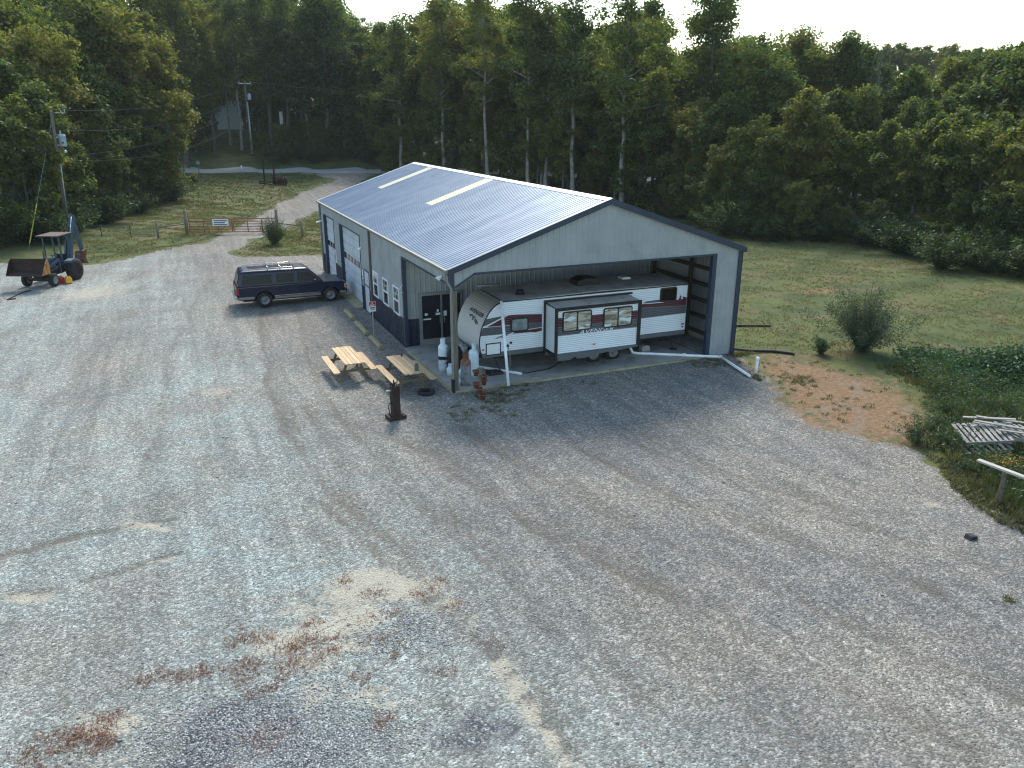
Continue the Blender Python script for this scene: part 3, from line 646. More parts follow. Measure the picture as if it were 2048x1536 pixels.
# slab and aprons
m = MB(); m.box(.0, -.0, -.1, 10.79, 5.95, .06); m.box(11.0, .13, -.1, W-.03, 5.95, .058); o = m.build('floor_slab', 'concrete', shed)
m = MB(); m.box(-.10, -.02, -.1, -.003, 5.88, .052); m.box(-.10, -.14, -.1, 10.78, -.023, .052); m.build('slab_edge', 'edge_conc', shed)
m = MB(); m.box(-.42, 13.9, -.08, .14, 18.74, .05); m.box(-.42, 20.5, -.08, .14, 23.44, .05); m.build('door_apron', 'edge_conc', shed)
# wall fittings
def fl(y, z, x=-.03):
    m = MB(); m.box(x-.03, y-.05, z-.05, x, y+.05, z+.05); m.bar((x-.03, y-.06, z), (x-.16, y-.14, z-.05), .09, .07); m.bar((x-.03, y+.06, z), (x-.16, y+.14, z-.05), .09, .07)
    return m.build('flood_light', 'white_pipe', shed)
fl(13.45, 3.11); fl(.85, 3.97)
m = MB(); m.bar((-.03, 24.2, 3.18), (-.35, 24.1, 3.12), .12, .07); m.build('wall_lamp', 'white_pipe', shed)
m = MB(); m.box(-.032, 20.15, 1.25, -.024, 20.34, 2.0); m.build('wall_notice', 'white', shed)
m = MB(); m.box(-.032, 13.42, 1.72, -.022, 13.64, 2.0); m.box(-.032, 13.40, 1.38, -.022, 13.62, 1.62); m.m = 1; m.box(-.034, 13.41, 1.39, -.0325, 13.61, 1.56); m.build('wall_notice', ['white', 'sign_red'], shed)
m = MB(); m.tube([(-.05, 5.95, 2.72), (-.5, 5.8, 2.34), (-.05, 5.9, 2.42)], .012, 5); m.tube([(-.5, 5.8, 2.34), (-.35, 6.05, 2.36)], .012, 5); m.build('hanging_bracket', 'white', shed)
def at(root):
    m = MB(); m.T = (Matrix.Translation(root.location) @ Matrix.Rotation(root.rotation_euler.z, 4, 'Z')).inverted(); return m
# ------------------------------------------------------------------ travel trailer
tr = thing('travel_trailer', 'white travel trailer with maroon and charcoal stripes parked in the open bay', 'travel trailer', (6, 2.1, .06))
Y0, Y1 = .95, 3.39
prof = [(1.47,.96),(1.42,1.10),(1.395,1.29),(1.40,1.45),(1.42,1.6),(1.48,1.9),(1.61,2.19),(1.78,2.48),(1.97,2.68),(2.14,2.78),(2.32,2.84)]
body = prof+[(10.45,2.84),(10.45,.96)]
m = at(tr); m.prism(body, Y0+.02, Y1, 'Y'); m.build('body', 'rv_white', tr)
m = at(tr); m.prism([(2.30,2.842),(6.4,2.90),(10.47,2.842),(10.47,2.87),(6.4,2.93),(2.30,2.87)], Y0-.005, Y1+.01); m.build('roof', 'rv_roof', tr)
# nose skin
m = at(tr); vs = []; pr = [(1.47,.96)]+prof[1:]
nm = []
for i, (x, z) in enumerate(pr):
    a = pr[max(i-1, 0)]; b = pr[min(i+1, len(pr)-1)]; t = Vector((b[0]-a[0], b[1]-a[1])).normalized(); nm.append((-t.y, t.x))
for (x, z), (nx_, nz_) in zip(pr, nm): vs += [(x+nx_*.012, Y0+.03, z+nz_*.012), (x+nx_*.012, Y1, z+nz_*.012)]
m.smooth = True; m.add(vs, [(2*i, 2*i+1, 2*i+3, 2*i+2) for i in range(len(pr)-1)]); m.build('front_cap', 'rv_nose', tr)
# nose underside + belly
m = at(tr); m.prism([(1.47,.962),(1.55,.78),(10.44,.78),(10.44,.962)], Y0+.015, Y1); m.build('skirt', 'rv_grey', tr)
m = at(tr)
sk = [(4.05,.60),(4.12,.61),(5.0,.62),(5.05,.66),(5.9,.66)]
m.prism([(4.0,.88),(4.06,.60),(4.75,.60),(4.85,.66),(4.98,.60),(5.85,.60),(6.0,.68),(7.5,.70),(7.6,.74),(7.62,.88)], Y0-.02, Y0+.012); m.build('wheel_skirt', 'rv_grey', tr)
m = at(tr); m.prism([(1.6,.78),(10.3,.78),(10.3,.62),(2.2,.62)], Y0+.3, Y1-.2); m.build('chassis', 'black', tr)
# black edge trims
m = at(tr)
for i in range(len(pr)-1):
    (x, z), (x2, z2) = pr[i], pr[i+1]; m.bar((x+nm[i][0]*.01, Y0+.005, z+nm[i][1]*.01), (x2+nm[i+1][0]*.01, Y0+.005, z2+nm[i+1][1]*.01), .035, .035, (0,1,0))
m.bar((2.30, Y0-.005, 2.855), (10.47, Y0-.005, 2.855), .03, .04); m.bar((10.46, Y0, .78), (10.46, Y0, 2.84), .04, .04); m.bar((2.32, Y0, 2.862), (2.32, Y1, 2.862), .05, .03)
m.build('edge_trim', 'blacktrim', tr)
def deco(name, mt, pts, y, th=.004):
    m = at(tr); m.prism(pts, y, y-th, 'Y'); return m.build(name, mt, tr)
YS = Y0+.02
deco('stripe', 'rv_dark', [(1.43,1.64),(3.92,1.60),(3.92,1.93),(1.53,1.94),(1.56,2.02),(2.45,2.33),(2.5,2.34),(1.68,2.27),(1.53,1.98)][:4]+[], YS)
deco('stripe', 'rv_dark', [(1.535,2.0),(1.66,2.02),(2.5,2.33),(1.67,2.26)], YS)
deco('stripe', 'rv_red', [(1.70,1.96),(3.92,1.93),(3.92,2.24),(2.85,2.32),(2.55,2.32)], YS)
deco('stripe', 'rv_white', [(1.53,1.955),(1.68,1.975),(2.72,2.39),(2.62,2.39),(1.64,2.01),(1.53,1.985)], YS-.0045)
deco('stripe', 'rv_red', [(2.72,1.60),(2.80,1.66),(3.92,1.71),(3.92,1.60),(3.65,1.56),(3.50,1.58)], YS-.0045)
deco('stripe', 'rv_white', [(2.35,1.49),(2.45,1.49),(2.82,1.66),(3.92,1.715),(3.92,1.735),(2.78,1.69)], YS-.009)
deco('stripe', 'rv_dark', [(1.98,1.485),(2.12,1.485),(2.6,1.62),(2.45,1.62)], YS-.0045); deco('stripe', 'rv_red', [(2.22,1.485),(2.34,1.485),(2.72,1.62),(2.66,1.63)], YS-.0045)
deco('stripe', 'rv_dark', [(8.24,1.63),(10.43,1.66),(10.43,1.97),(8.24,2.06)], YS); deco('stripe', 'rv_red', [(8.24,2.065),(10.43,1.975),(10.43,2.30),(10.25,2.36),(9.95,2.24),(8.24,2.22)], YS)
deco('stripe', 'rv_dark', [(8.3,2.225),(9.95,2.245),(9.1,2.33),(8.5,2.31)], YS); deco('stripe', 'rv_white', [(8.24,2.22),(9.3,2.19),(9.32,2.215),(8.30,2.25)], YS-.0045)
for k in range(3): deco('stripe', 'rv_dark' if k % 2 else 'rv_white', [(9.95+k*.11,2.26),(10.02+k*.11,2.25),(10.10+k*.06,2.40),(10.03+k*.06,2.42)], YS-.0046)
def rwin(parent, x0, x1, z0, z1, y, glass='rvglass', split=False, name='window'):
    def rr(x0, x1, z0, z1, r, n=4):
        out = []
        for cx, cz, a0 in ((x1-r, z1-r, 0), (x0+r, z1-r, 90), (x0+r, z0+r, 180), (x1-r, z0+r, 270)):
            for k in range(n+1): a = math.radians(a0+90*k/n); out.append((cx+r*math.cos(a), cz+r*math.sin(a)))
        return out
    m = at(tr); m.prism(rr(x0, x1, z0, z1, .09), y, y-.03, 'Y'); fr = m.build(name, 'blacktrim', parent)
    t = .05; m = at(tr)
    if split:
        xm = (x0+x1)/2; m.prism(rr(x0+t, xm-.03, z0+t, z1-t, .05), y-.031, y-.035, 'Y'); m.prism(rr(xm+.03, x1-t, z0+t, z1-t, .05), y-.031, y-.035, 'Y')
    else: m.prism(rr(x0+t+.01, x1-t-.01, z0+t+.01, z1-t-.01, .05), y-.031, y-.035, 'Y')
    m.build('pane', glass, fr); return fr
rwin(tr, 2.63, 3.36, 1.66, 2.20, YS-.005, 'rvglass2'); rwin(tr, 9.13, 9.92, 2.22, 2.80, YS, 'tint')
m = at(tr); m.box(1.64, YS-.012, .86, 2.24, YS, 1.33); hd = m.build('cargo_door', 'blacktrim', tr)
m = at(tr); m.box(1.68, YS-.016, .90, 2.20, YS-.0125, 1.29); m.build('door_skin', 'white', hd)
m = at(tr); m.box(1.86, YS-.025, .865, 1.90, YS-.013, .90); m.box(2.05, YS-.025, .865, 2.09, YS-.013, .90); m.build('latch', 'blacktrim', hd)
m = at(tr); m.lathe([(.055, 0), (.055, -.02), (.045, -.025)], (2.52, YS, 1.16), 14, 'Y'); m.box(2.60, YS-.008, 1.22, 2.70, YS, 1.30); m.build('water_inlet', 'blacktrim', tr)
m = at(tr); m.box(1.49, YS-.012, 1.08, 1.58, YS, 1.13); m.build('marker_light', 'lens_red', tr)
m = at(tr); m.box(10.25, YS-.012, 1.18, 10.38, YS, 1.23); m.box(10.28, YS-.012, 1.06, 10.36, YS, 1.12); m.build('vent_cover', 'blacktrim', tr)
# slide-out
yS = .10; sx0, sx1, sz0, sz1 = 4.05, 7.66, .88, 2.60
m = at(tr); m.box(sx0+.03, yS+.01, sz0, sx1-.03, Y0+.05, sz1-.02); sl_ = m.build('slide_out', 'rv_white', tr); sl_['label'] = 'slide-out room with two shaded windows'
m = at(tr); m.add([(sx0-.02,yS-.01,sz1-.02),(sx1+.02,yS-.01,sz1-.02),(sx1-.05,Y0,sz1+.06),(sx0+.05,Y0,sz1+.06),(sx0-.02,yS-.01,sz1+.01),(sx1+.02,yS-.01,sz1+.01),(sx1-.05,Y0,sz1+.09),(sx0+.05,Y0,sz1+.09)], [(0,3,2,1),(4,5,6,7),(0,1,5,4),(1,2,6,5),(2,3,7,6),(3,0,4,7)]); m.build('slide_roof', 'rv_roof', sl_)
m = at(tr); m.box(sx0-.02, yS-.04, sz0-.25, sx0+.10, yS, sz1+.03); m.box(sx1-.08, yS-.04, sz0-.02, sx1+.06, yS, sz1+.03); m.box(sx0+.10, yS-.04, sz1-.09, sx1-.08, yS, sz1+.03)
m.box(sx0-.06, Y0-.04, .70, sx0-.0, Y0+.02, 2.72); m.box(sx1+.06, Y0-.04, .70, sx1+.14, Y0+.02, 2.62); m.box(sx0-.06, Y0-.10, 2.70, sx1+.12, Y0+.01, 2.76); m.bar((sx0+.01, yS, sz1+.012), (sx0+.01, Y0, sz1+.075), .03); m.box(sx0+.0, yS+.0, sz0-.02, sx0+.028, Y0, sz0+.02); m.build('slide_trim', 'blacktrim', sl_)
m = at(tr); m.box(sx0+.04, yS+.02, sz0-.12, sx1-.05, Y0, sz0-.003); m.build('slide_floor', 'black', sl_)
m = at(tr); m.prism([(sx0+.02,sz0-.0),(sx0+.02,.60),(4.75,.60),(4.82,.66),(4.92,.68),(5.0,.60),(5.85,.61),(5.98,.70),(6.9,.74),(sx1,.80),(sx1-.02,sz0)], yS-.01, yS+.02); m.build('slide_skirt', 'rv_grey', sl_)
def sdeco(mt, pts, th=.004): m = at(tr); m.prism(pts, yS+.006, yS+.006-th-.004, 'Y'); return m.build('stripe', mt, sl_)
sdeco('rv_dark', [(4.16,1.57),(7.57,1.57),(7.57,1.90),(4.16,1.90)]); sdeco('rv_red', [(4.16,1.905),(7.57,1.905),(7.57,2.23),(4.16,2.23)])
sdeco('rv_dark', [(4.16,2.235),(4.3,2.235),(4.3,2.26),(4.16,2.26)])
rwin(sl_, 4.34, 5.56, 1.70, 2.47, yS-.003, 'rvglass', True); rwin(sl_, 6.06, 7.32, 1.68, 2.45, yS-.003, 'rvglass', True)
m = at(tr); m.box(5.66, yS-.02, 1.07, 5.76, yS+.006, 1.12); m.build('marker_light', 'lens_amber', sl_)
Ti = Matrix.Translation(-tr.location)
text_mesh('AVENGER', .235, .35, 'lettering', 'white', sl_, .001, lambda c: Ti @ Vector((5.78+c.x*1.42, yS-.006-c.z, 1.615+c.y)), .0)
# nose lettering follows the curved cap
arc = [0]
for i in range(1, len(pr)): arc.append(arc[-1]+math.hypot(pr[i][0]-pr[i-1][0], pr[i][1]-pr[i-1][1]))
def onnose(c, s0, ym, kx=1.0):
    s_ = s0+c.y; i = 0
    while i < len(arc)-2 and arc[i+1] < s_: i += 1
    t = (s_-arc[i])/(arc[i+1]-arc[i]); x = pr[i][0]+(pr[i+1][0]-pr[i][0])*t; z = pr[i][1]+(pr[i+1][1]-pr[i][1])*t
    nx_ = nm[i][0]*(1-t)+nm[i+1][0]*t; nz_ = nm[i][1]*(1-t)+nm[i+1][1]*t
    return Ti @ Vector((x+nx_*.020, ym-c.x*kx, z+nz_*.020))
text_mesh('AVENGER', .22, .3, 'lettering', 'ink', tr, .0005, lambda c: onnose(c, 1.40, 1.95, 1.45), .007)
text_mesh('------', .10, 0, 'lettering', 'greysteel', tr, .0005, lambda c: onnose(c, 1.62, 1.95, 1.6))
m = MB()
for pts, k in (([(-.55,.10),(-.20,.16),(-.05,.10),(.0,-.02),(-.10,.04),(-.22,.10),(-.35,.02),(-.42,.06)], 0), ([(-.12,-.02),(.0,.14),(.10,.24),(.16,.10),(.10,.12),(.02,.04),(-.02,-.04)], 1), ([(.08,-.0),(.2,.10),(.45,.02),(.62,-.06),(.40,-.05),(.5,-.12),(.25,-.06),(.16,-.02)], 0), ([(.02,.16),(.09,.22),(.14,.12),(.08,.10)], 2)):
    m.m = k; m.poly([onnose(Vector((x, y, 0)), .98+.12, 1.95, 1.0) for x, y in pts])
m.build('mountain_emblem', ['ink', 'darkrust', 'greysteel'], tr)
# roof fittings
m = at(tr); m.lathe([(.20, 2.88), (.20, 2.93), (.15, 2.96), (.16, 3.05), (.10, 3.08), (0.01, 3.08)], (3.35, 1.75, 0), 14); m.build('roof_vent', 'blacktrim', tr)
m = at(tr); m.prism([(5.95,2.92),(6.95,2.92),(6.98,3.08),(6.85,3.19),(6.3,3.22),(5.98,3.12)], 2.0, 2.72); m.box(6.98, 2.2, 2.98, 6.99, 2.6, 3.05); m.build('air_conditioner', 'blacktrim', tr, bevel=.03)
m = at(tr); m.box(8.35, 2.6, 2.88, 8.75, 3.0, 2.98); m.build('roof_hatch', 'white', tr, bevel=.02)
m = at(tr); m.tube([(2.2, 3.35, 2.98), (3.2, 3.35, 2.98)], .05, 8); m.box(2.3, 3.3, 2.85, 2.36, 3.4, 2.95); m.box(3.0, 3.3, 2.85, 3.06, 3.4, 2.95); m.build('awning_tube', 'alu', tr)
def wheel(parent, c, r, w, T, rim='greysteel', name='wheel', rr=.58):
    """c: centre, axle along Y, T: transform"""
    o = MB(); o.T = T; o.lathe([(r*.60, -w/2), (r*.9, -w/2), (r, -w*.36), (r, w*.36), (r*.9, w/2), (r*.60, w/2)], c, 28, 'Y', False)
    ty = o.build(name, 'tyre', parent)
    o = MB(); o.T = T; o.lathe([(.001, -w*.30), (r*.16, -w*.36), (r*.2, -w*.2), (r*rr*.86, -w*.16), (r*rr, -w*.48), (r*.62, -w*.49), (r*.62, w*.49), (r*rr, w*.48), (r*rr*.86, w*.2), (r*.2, w*.25), (.001, w*.34)], c, 24, 'Y')
    o.build('rim', rim, ty); return ty
for x in (6.25, 7.13):
    for yy in (1.12, 3.15): wheel(tr, (x, yy, .36), .355, .2, at(tr).T, 'rim_grey')
m = at(tr); m.bar((1.8, 1.5, .70), (.35, 2.15, .58), .06, .1); m.bar((1.8, 2.8, .70), (.35, 2.2, .58), .06, .1); m.tube([(.5, 2.17, .3), (.5, 2.17, 1.0)], .04, 8); m.box(.2, 2.1, .55, .42, 2.24, .66); m.build('hitch_frame', 'black', tr)
for k, yy in enumerate((1.95, 2.38)):
    m = at(tr); m.lathe([(.13,.70),(.15,.74),(.15,1.02),(.11,1.10),(.05,1.12),(.05,1.18),(.001,1.19)], (1.05, yy, 0), 16); m.build('gas_bottle', 'greysteel', tr)
for x in (2.1, 9.9):
    m = at(tr); m.bar((x, 1.3, .70), (x+.25, 1.25, .10), .05); m.box(x+.12, 1.15, .062, x+.38, 1.36, .09); m.build('stabiliser_jack', 'black', tr)
# ------------------------------------------------------------------ sport utility vehicle
CX, CY = -3.10, 16.92
car = thing('parked_suv', 'long dark blue sport utility vehicle with roof rack parked nose-in to the shed', 'car', (CX, CY, 0))
H = 1.0
low = [(-2.76,.52),(-2.80,.70),(-2.78,1.12),(2.52,1.06),(2.72,.98),(2.76,.62),(2.70,.42),(2.36,.40)]
def archp(cx, r=.47, n=9): return [(cx+r*math.cos(math.pi*k/n), .38+r*math.sin(math.pi*k/n)) for k in range(n+1)]
fwx, rwx, wr = 1.84, -1.48, .385
poly = [(-2.76,.50),(-2.80,.70),(-2.79,1.10),(-2.74,1.16),(1.35,1.12),(1.36,1.13),(2.50,1.05),(2.68,.98),(2.74,.62),(2.70,.42),(fwx+.50,.40)]+archp(fwx)+[(fwx-.50,.38),(rwx+.50,.40)]+archp(rwx)+[(rwx-.50,.42),(-2.72,.44)]
m = MB()
# three layers across give the flanks a slight barrel
n = len(poly)
def shell(hw): return [(x, 0, z) for x, z in poly]
layers = [(-.965, .985), (-.99, 1.0), (.99, 1.0), (.965, .985)]
for yy, k in ((-.955, .97), (-.99, 1.0), (.99, 1.0), (.955, .97)):
    for x, z in poly:
        zz = .75+(z-.75)*(k if z > .75 else 1.0); m.v.append((x*(.998 if k < 1 else 1), yy, zz))
for a in range(3):
    for i in range(n): m.f.append([a*n+i, a*n+(i+1) % n, (a+1)*n+(i+1) % n, (a+1)*n+i])
m.f.append(list(range(n))[::-1]); m.f.append(list(range(3*n, 4*n))); m.mi = [0]*len(m.f); m.sm = [False]*len(m.f)
m.build('body', 'navy', car, bevel=.02)
m = MB()                                           # greenhouse
def ring(z, xa, xb, hw): return [(xa, -hw, z), (xb, -hw, z), (xb, hw, z), (xa, hw, z)]
rs = [ring(1.10, -2.74, 1.56, .95), ring(1.16, -2.73, 1.50, .94), ring(1.74, -2.56, .86, .84), ring(1.84, -2.50, .72, .79), ring(1.875, -2.35, .55, .66)]
vs = [v for r_ in rs for v in r_]; fs = [(4*i+k, 4*i+(k+1) % 4, 4*i+4+(k+1) % 4, 4*i+4+k) for i in range(4) for k in range(4)]+[(16, 17, 18, 19)]
m.add(vs, fs); m.build('cabin', 'navy', car, bevel=.03)
def side(x, z, s, off=.012):                       # a point on the cabin side
    t = (z-1.16)/(1.74-1.16); hw = .94+(.84-.94)*t+off; return (x, s*hw, z)
def cw(pts, s, name='side_window', mt='tint', off=.008):
    m = MB(); m.poly([side(x, z, s, off) for x, z in pts]); m.poly([side(x, z, s, off-.012) for x, z in pts]); return m.build(name, mt, car, normals=False)
for s in (-1, 1):
    cw([(-2.52,1.20),(-1.05,1.20),(-1.05,1.67),(-2.42,1.67)], s); cw([(-.82,1.20),(.06,1.20),(.06,1.67),(-.82,1.67)], s); cw([(.22,1.20),(1.30,1.20),(.82,1.67),(.22,1.67)], s)
    m = MB(); m.box(-2.74, s*.992, .47, -1.98, s*1.004, .56); m.box(-.98, s*.992, .42, 1.34, s*1.004, .53); m.box(2.34, s*.992, .44, 2.66, s*1.0, .56); m.build('rocker_panel', 'silver_paint', car)
    m = MB(); m.box(-2.74, s*.992, .57, -1.98, s*1.008, .60); m.box(-.98, s*.992, .56, 1.34, s*1.008, .59); m.box(-2.7, s*.99, 1.075, 1.3, s*.998, 1.085); m.build('side_moulding', 'chrome', car)
    m = MB()
    for x in (-.94, .14, 1.38): m.box(x-.004, s*.985, .6, x+.004, s*.9935, 1.1)
    m.build('door_seam', 'black', car)
    m = MB(); m.box(-.92, s*.99, .98, -.76, s*1.01, 1.01); m.box(.12, s*.99, .98, .28, s*1.01, 1.01); m.build('door_handle', 'blacktrim', car)
    m = MB(); m.box(1.02, s*.98, 1.12, 1.14, s*1.16, 1.28); m.build('mirror', 'blacktrim', car, bevel=.02)
    m = MB(); m.box(-2.81, s*.80, .72, -2.76, s*.985, 1.08); m.box(-2.81, s*.975, .72, -2.70, s*.998, 1.08); m.build('tail_light', 'lens_red', car)
    m = MB(); m.box(2.60, s*.74, .74, 2.76, s*.994, .92); m.build('headlight', 'lens_amber' if s > 5 else 'ceramic', car)
    m = MB(); m.box(2.62, s*.965, .66, 2.745, s*.998, .90); m.build('indicator', 'lens_amber', car)
m = MB(); m.poly([(1.50,-.86,1.15),(1.50,.86,1.15),(.90,.78,1.71),(.90,-.78,1.71)]); m.build('windscreen', 'glass', car, normals=False); bpy.data.objects['windscreen'].location = (.028, 0, .012)
m = MB(); m.poly([(-2.735,-.82,1.20),(-2.735,.82,1.20),(-2.59,.76,1.70),(-2.59,-.76,1.70)]); o = m.build('rear_window', 'tint', car, normals=False); o.location = (-.02, 0, 0)
m = MB(); m.box(-2.94, -.98, .50, -2.78, .98, .66); m.box(-2.90, -.20, .36, -2.5, .20, .5); m.build('bumper', 'chrome', car, bevel=.02)
m = MB(); m.box(2.72, -.98, .44, 2.86, .98, .60); m.build('bumper', 'chrome', car, bevel=.02)
m = MB(); m.box(2.735, -.72, .64, 2.765, .72, .92); m.build('grille', 'blacktrim', car)
m = MB()
for s in (-1, 1):
    m.tube([(-2.35, s*.70, 1.84), (-2.25, s*.70, 1.93), (.0, s*.70, 1.95), (.15, s*.70, 1.87)], .018, 6)
    for x in (-1.7, -1.2, -.7): m.tube([(x, s*.70, 1.83), (x, s*.70, 1.94)], .016, 5)
for x in (-1.15, -.55): m.tube([(x, -.70, 1.955), (x, .70, 1.955)], .022, 6)
m.build('roof_rack', 'chrome', car)
m = MB()
for k in range(7): m.box(-2.1, -.45+k*.15-.01, 1.878, .2, -.45+k*.15+.01, 1.888)
m.build('roof_slat', 'blacktrim', car)
for x in (fwx, rwx):
    for s in (-1, 1): wheel(car, (x, s*.86, wr), wr, .26, Matrix.Identity(4), 'rim_grey', rr=.58)
m = MB(); m.box(-2.5, -.7, .30, 2.5, .7, .45); m.build('underbody', 'black', car)
# ------------------------------------------------------------------ tractor with loader and backhoe
TX, TY = -14.92, 28.25; TA = math.atan2(-.905, -.425)
tk = thing('backhoe_tractor', 'old faded blue tractor with rusty front loader bucket and raised backhoe arm', 'tractor', (TX, TY, 0), TA)
I4 = Matrix.Identity(4)
for s in (-1, 1):
    wheel(tk, (0, s*.86, .60), .62, .44, I4, 'darkrust', rr=.54); wheel(tk, (2.05, s*.78, .36), .37, .26, I4, 'greysteel', rr=.5)
    m = MB(); m.prism([(-.62,.72),(-.45,1.10),(0,1.26),(.45,1.18),(.5,1.05),(0,1.18),(-.4,1.02),(-.52,.7)], s*.60, s*1.02); m.build('fender', 'tractor_blue', tk)
m = MB(); m.box(.75, -.28, .85, 2.45, .28, 1.42); m.box(2.45, -.25, .8, 2.52, .25, 1.38); m.build('hood', 'tractor_blue', tk, bevel=.05)
m = MB(); m.box(.1, -.22, .42, 2.3, .22, .86); m.box(-.5, -.3, .45, .2, .3, .95); m.box(1.95, -.66, .3, 2.12, .66, .44); m.box(-.15, -.65, .5, .15, .65, .7); m.build('chassis', 'darkrust', tk)
m = MB(); m.box(-.35, -.26, .98, .2, .26, 1.08); m.box(-.42, -.26, 1.08, -.34, .26, 1.45); m.build('seat', 'cloth_black', tk)
m = MB(); m.tube([(.7, 0, 1.25), (.45, 0, 1.48)], .02, 6); m.lathe([(.17, 0), (.19, .015), (.17, .03)], (.45, 0, 1.47), 16); m.build('steering_wheel', 'black', tk)
for x in (-.50, .42):
    for s in (-.48, .48): m = MB(); m.bar((x, s, .95), (x, s, 2.62), .07); m.build('canopy_post', 'tractor_blue', tk)
m = MB(); m.add([(-.80,-.66,2.62),(.78,-.66,2.60),(.78,.66,2.60),(-.80,.66,2.62),(-.80,-.66,2.68),(.78,-.66,2.66),(.78,.66,2.66),(-.80,.66,2.68)], [(0,3,2,1),(4,5,6,7),(0,1,5,4),(1,2,6,5),(2,3,7,6),(3,0,4,7)]); m.build('canopy', 'brown_canopy', tk)
m = MB()
for s in (-1, 1):
    m.bar((.75, s*.48, 1.30), (2.1, s*.50, .95), .09, .14); m.bar((2.1, s*.5, .95), (2.62, s*.5, 1.0), .09, .14); m.bar((.75, s*.48, .5), (.75, s*.48, 1.36), .1); m.bar((.95, s*.46, .85), (2.2, s*.5, .80), .06)
m.build('loader_arm', 'tractor_blue', tk)
bk = [(2.60,.90),(2.55,1.3),(2.65,1.66),(2.77,1.70),(2.68,1.35),(2.75,1.02),(3.38,.86),(3.41,.82),(2.70,.80)]
m = MB(); m.prism(bk, -1.02, 1.02); m.build('loader_bucket', 'darkrust', tk)
for s in (-1, 1): m = MB(); m.prism([(2.61,.84),(2.59,1.3),(2.70,1.68),(2.88,1.58),(3.12,1.22),(3.37,.86)], s*1.02, s*1.05); m.build('bucket_side', 'orange_rust' if s > 0 else 'darkrust', tk)
m = MB()
for s in (-.17, .17): m.bar((-.95, s, .9), (-1.40, s*.8, 2.15), .08, .26, (1,0,0)); m.bar((-1.40, s*.8, 2.15), (-2.15, s*.5, 3.42), .07, .22, (1,0,0))
m.bar((-.95, 0, .9), (-1.35, 0, 2.0), .2, .1)
m.build('backhoe_boom', 'tractor_blue', tk)
m = MB(); m.bar((-2.05, 0, 3.5), (-2.55, 0, 1.35), .16, .24, (1,0,0)); m.bar((-2.2, 0, 3.3), (-1.95, 0, 3.5), .18, .3, (1,0,0)); m.build('dipper_arm', 'tractor_blue', tk)
m = MB(); m.tube([(-1.45, .12, 2.6), (-1.85, .12, 3.45)], .035, 8); m.build('hydraulic_ram', 'chrome', tk)
m = MB(); m.prism([(-2.62,1.40),(-2.27,1.30),(-2.07,.85),(-2.27,.55),(-2.57,.5),(-2.37,.8),(-2.47,1.1)], -.28, .28); m.build('digging_bucket', 'rust', tk)
m = MB(); m.box(-.95, -.55, .55, -.62, .55, .85); m.bar((-.8, .6, .8), (-.95, .7, 1.4), .1, .12); m.bar((-.8, -.6, .8), (-.95, -.7, 1.4), .1, .12); m.build('stabiliser', 'tractor_blue', tk)
m = MB(); m.tube([(1.5, .1, 1.4), (1.5, .1, 1.9)], .035, 8); m.build('exhaust_pipe', 'rust', tk)
for (x, y, rz_, mt, lb) in ((-14.42, 26.72, .3, 'yellow_plastic', 'yellow plastic fuel can on the gravel beside the tractor wheel'), (-14.85, 26.85, 1.0, 'red_plastic', 'red plastic fuel can next to the yellow one')):
    c = thing('fuel_can', lb, 'fuel can', (x, y, 0), rz_, 'fuel cans beside the tractor')
    m = MB(); m.prism([(-.17,0),(.17,0),(.17,.28),(.10,.38),(-.10,.38),(-.17,.30)], -.14, .14); m.build('body', mt, c, bevel=.03)
    m = MB(); m.lathe([(.04,.36),(.04,.42),(.03,.43)], (.09, 0, 0), 10); m.tube([(-.12,0,.34),(-.1,0,.43),(.02,0,.43),(.05,0,.38)], .018, 6); m.build('spout', 'black', c)
m = MB(); m.tube([(-16.2, 25.2, .02), (-16.6, 24.6, .02), (-16.75, 23.9, .02), (-17.0, 23.0, .02)], .03, 6); m.tube([(-17.0, 23.0, .02), (-16.6, 23.1, .03)], .035, 6); tag(m.build('black_cable', 'black'), 'thin black cable lying on gravel in front of the tractor', 'cable')
# ------------------------------------------------------------------ picnic tables
def picnic(loc, rz, label):
    t = thing('picnic_table', label, 'picnic table', loc, rz, 'picnic tables beside the shed')
    def plank(m, x0, x1, y0, y1, z0, z1, r=.035):
        m.prism([(x0+r,y0),(x1-r,y0),(x1,y0+r),(x1,y1-r),(x1-r,y1),(x0+r,y1),(x0,y1-r),(x0,y0+r)], z0, z1, 'Z')
    m = MB(); wd = .136
    for k in range(5): plank(m, -.37+k*.149, -.37+k*.149+wd, -1.18, 1.18, .715, .755, .05 if k in (0, 4) else .008)
    m.build('tabletop', 'pine', t)
    for s in (-1, 1):
        m = MB(); plank(m, s*.68-.12, s*.68+.12, -1.18, 1.18, .425, .46, .05); m.build('bench', 'pine', t)
    for yy in (-.82, .82):
        m = MB(); m.bar((-.76, yy, .38), (.76, yy, .38), .04, .09); m.bar((-.34, yy, .67), (.34, yy, .67), .04, .09); m.build('cross_rail', 'pine_leg', t)
        for s in (-1, 1): m = MB(); m.bar((s*.22, yy+.045, .70), (s*.52, yy+.045, .0), .04, .09, (1,0,0)); m.build('leg', 'pine_leg', t)
        m = MB(); m.bar((0, yy, .62), (0, yy*.25, .69), .04, .08); m.build('brace', 'pine_leg', t)
    return t
t1 = picnic((-2.96, 3.47, 0), .02, 'bare new pine picnic table nearer the parking timbers')
t2 = picnic((-1.30, 1.53, 0), .03, 'new pine picnic table with a green can on it beside the concrete slab')
c = thing('drink_can', 'dark green canister standing on the picnic table top', 'canister', (-1.13, .62, .755))
m = MB(); m.lathe([(.07,0),(.075,.02),(.075,.19),(.06,.21),(.06,.23),(.001,.23)], (0,0,0), 16); m.build('body', 'green_can', c)
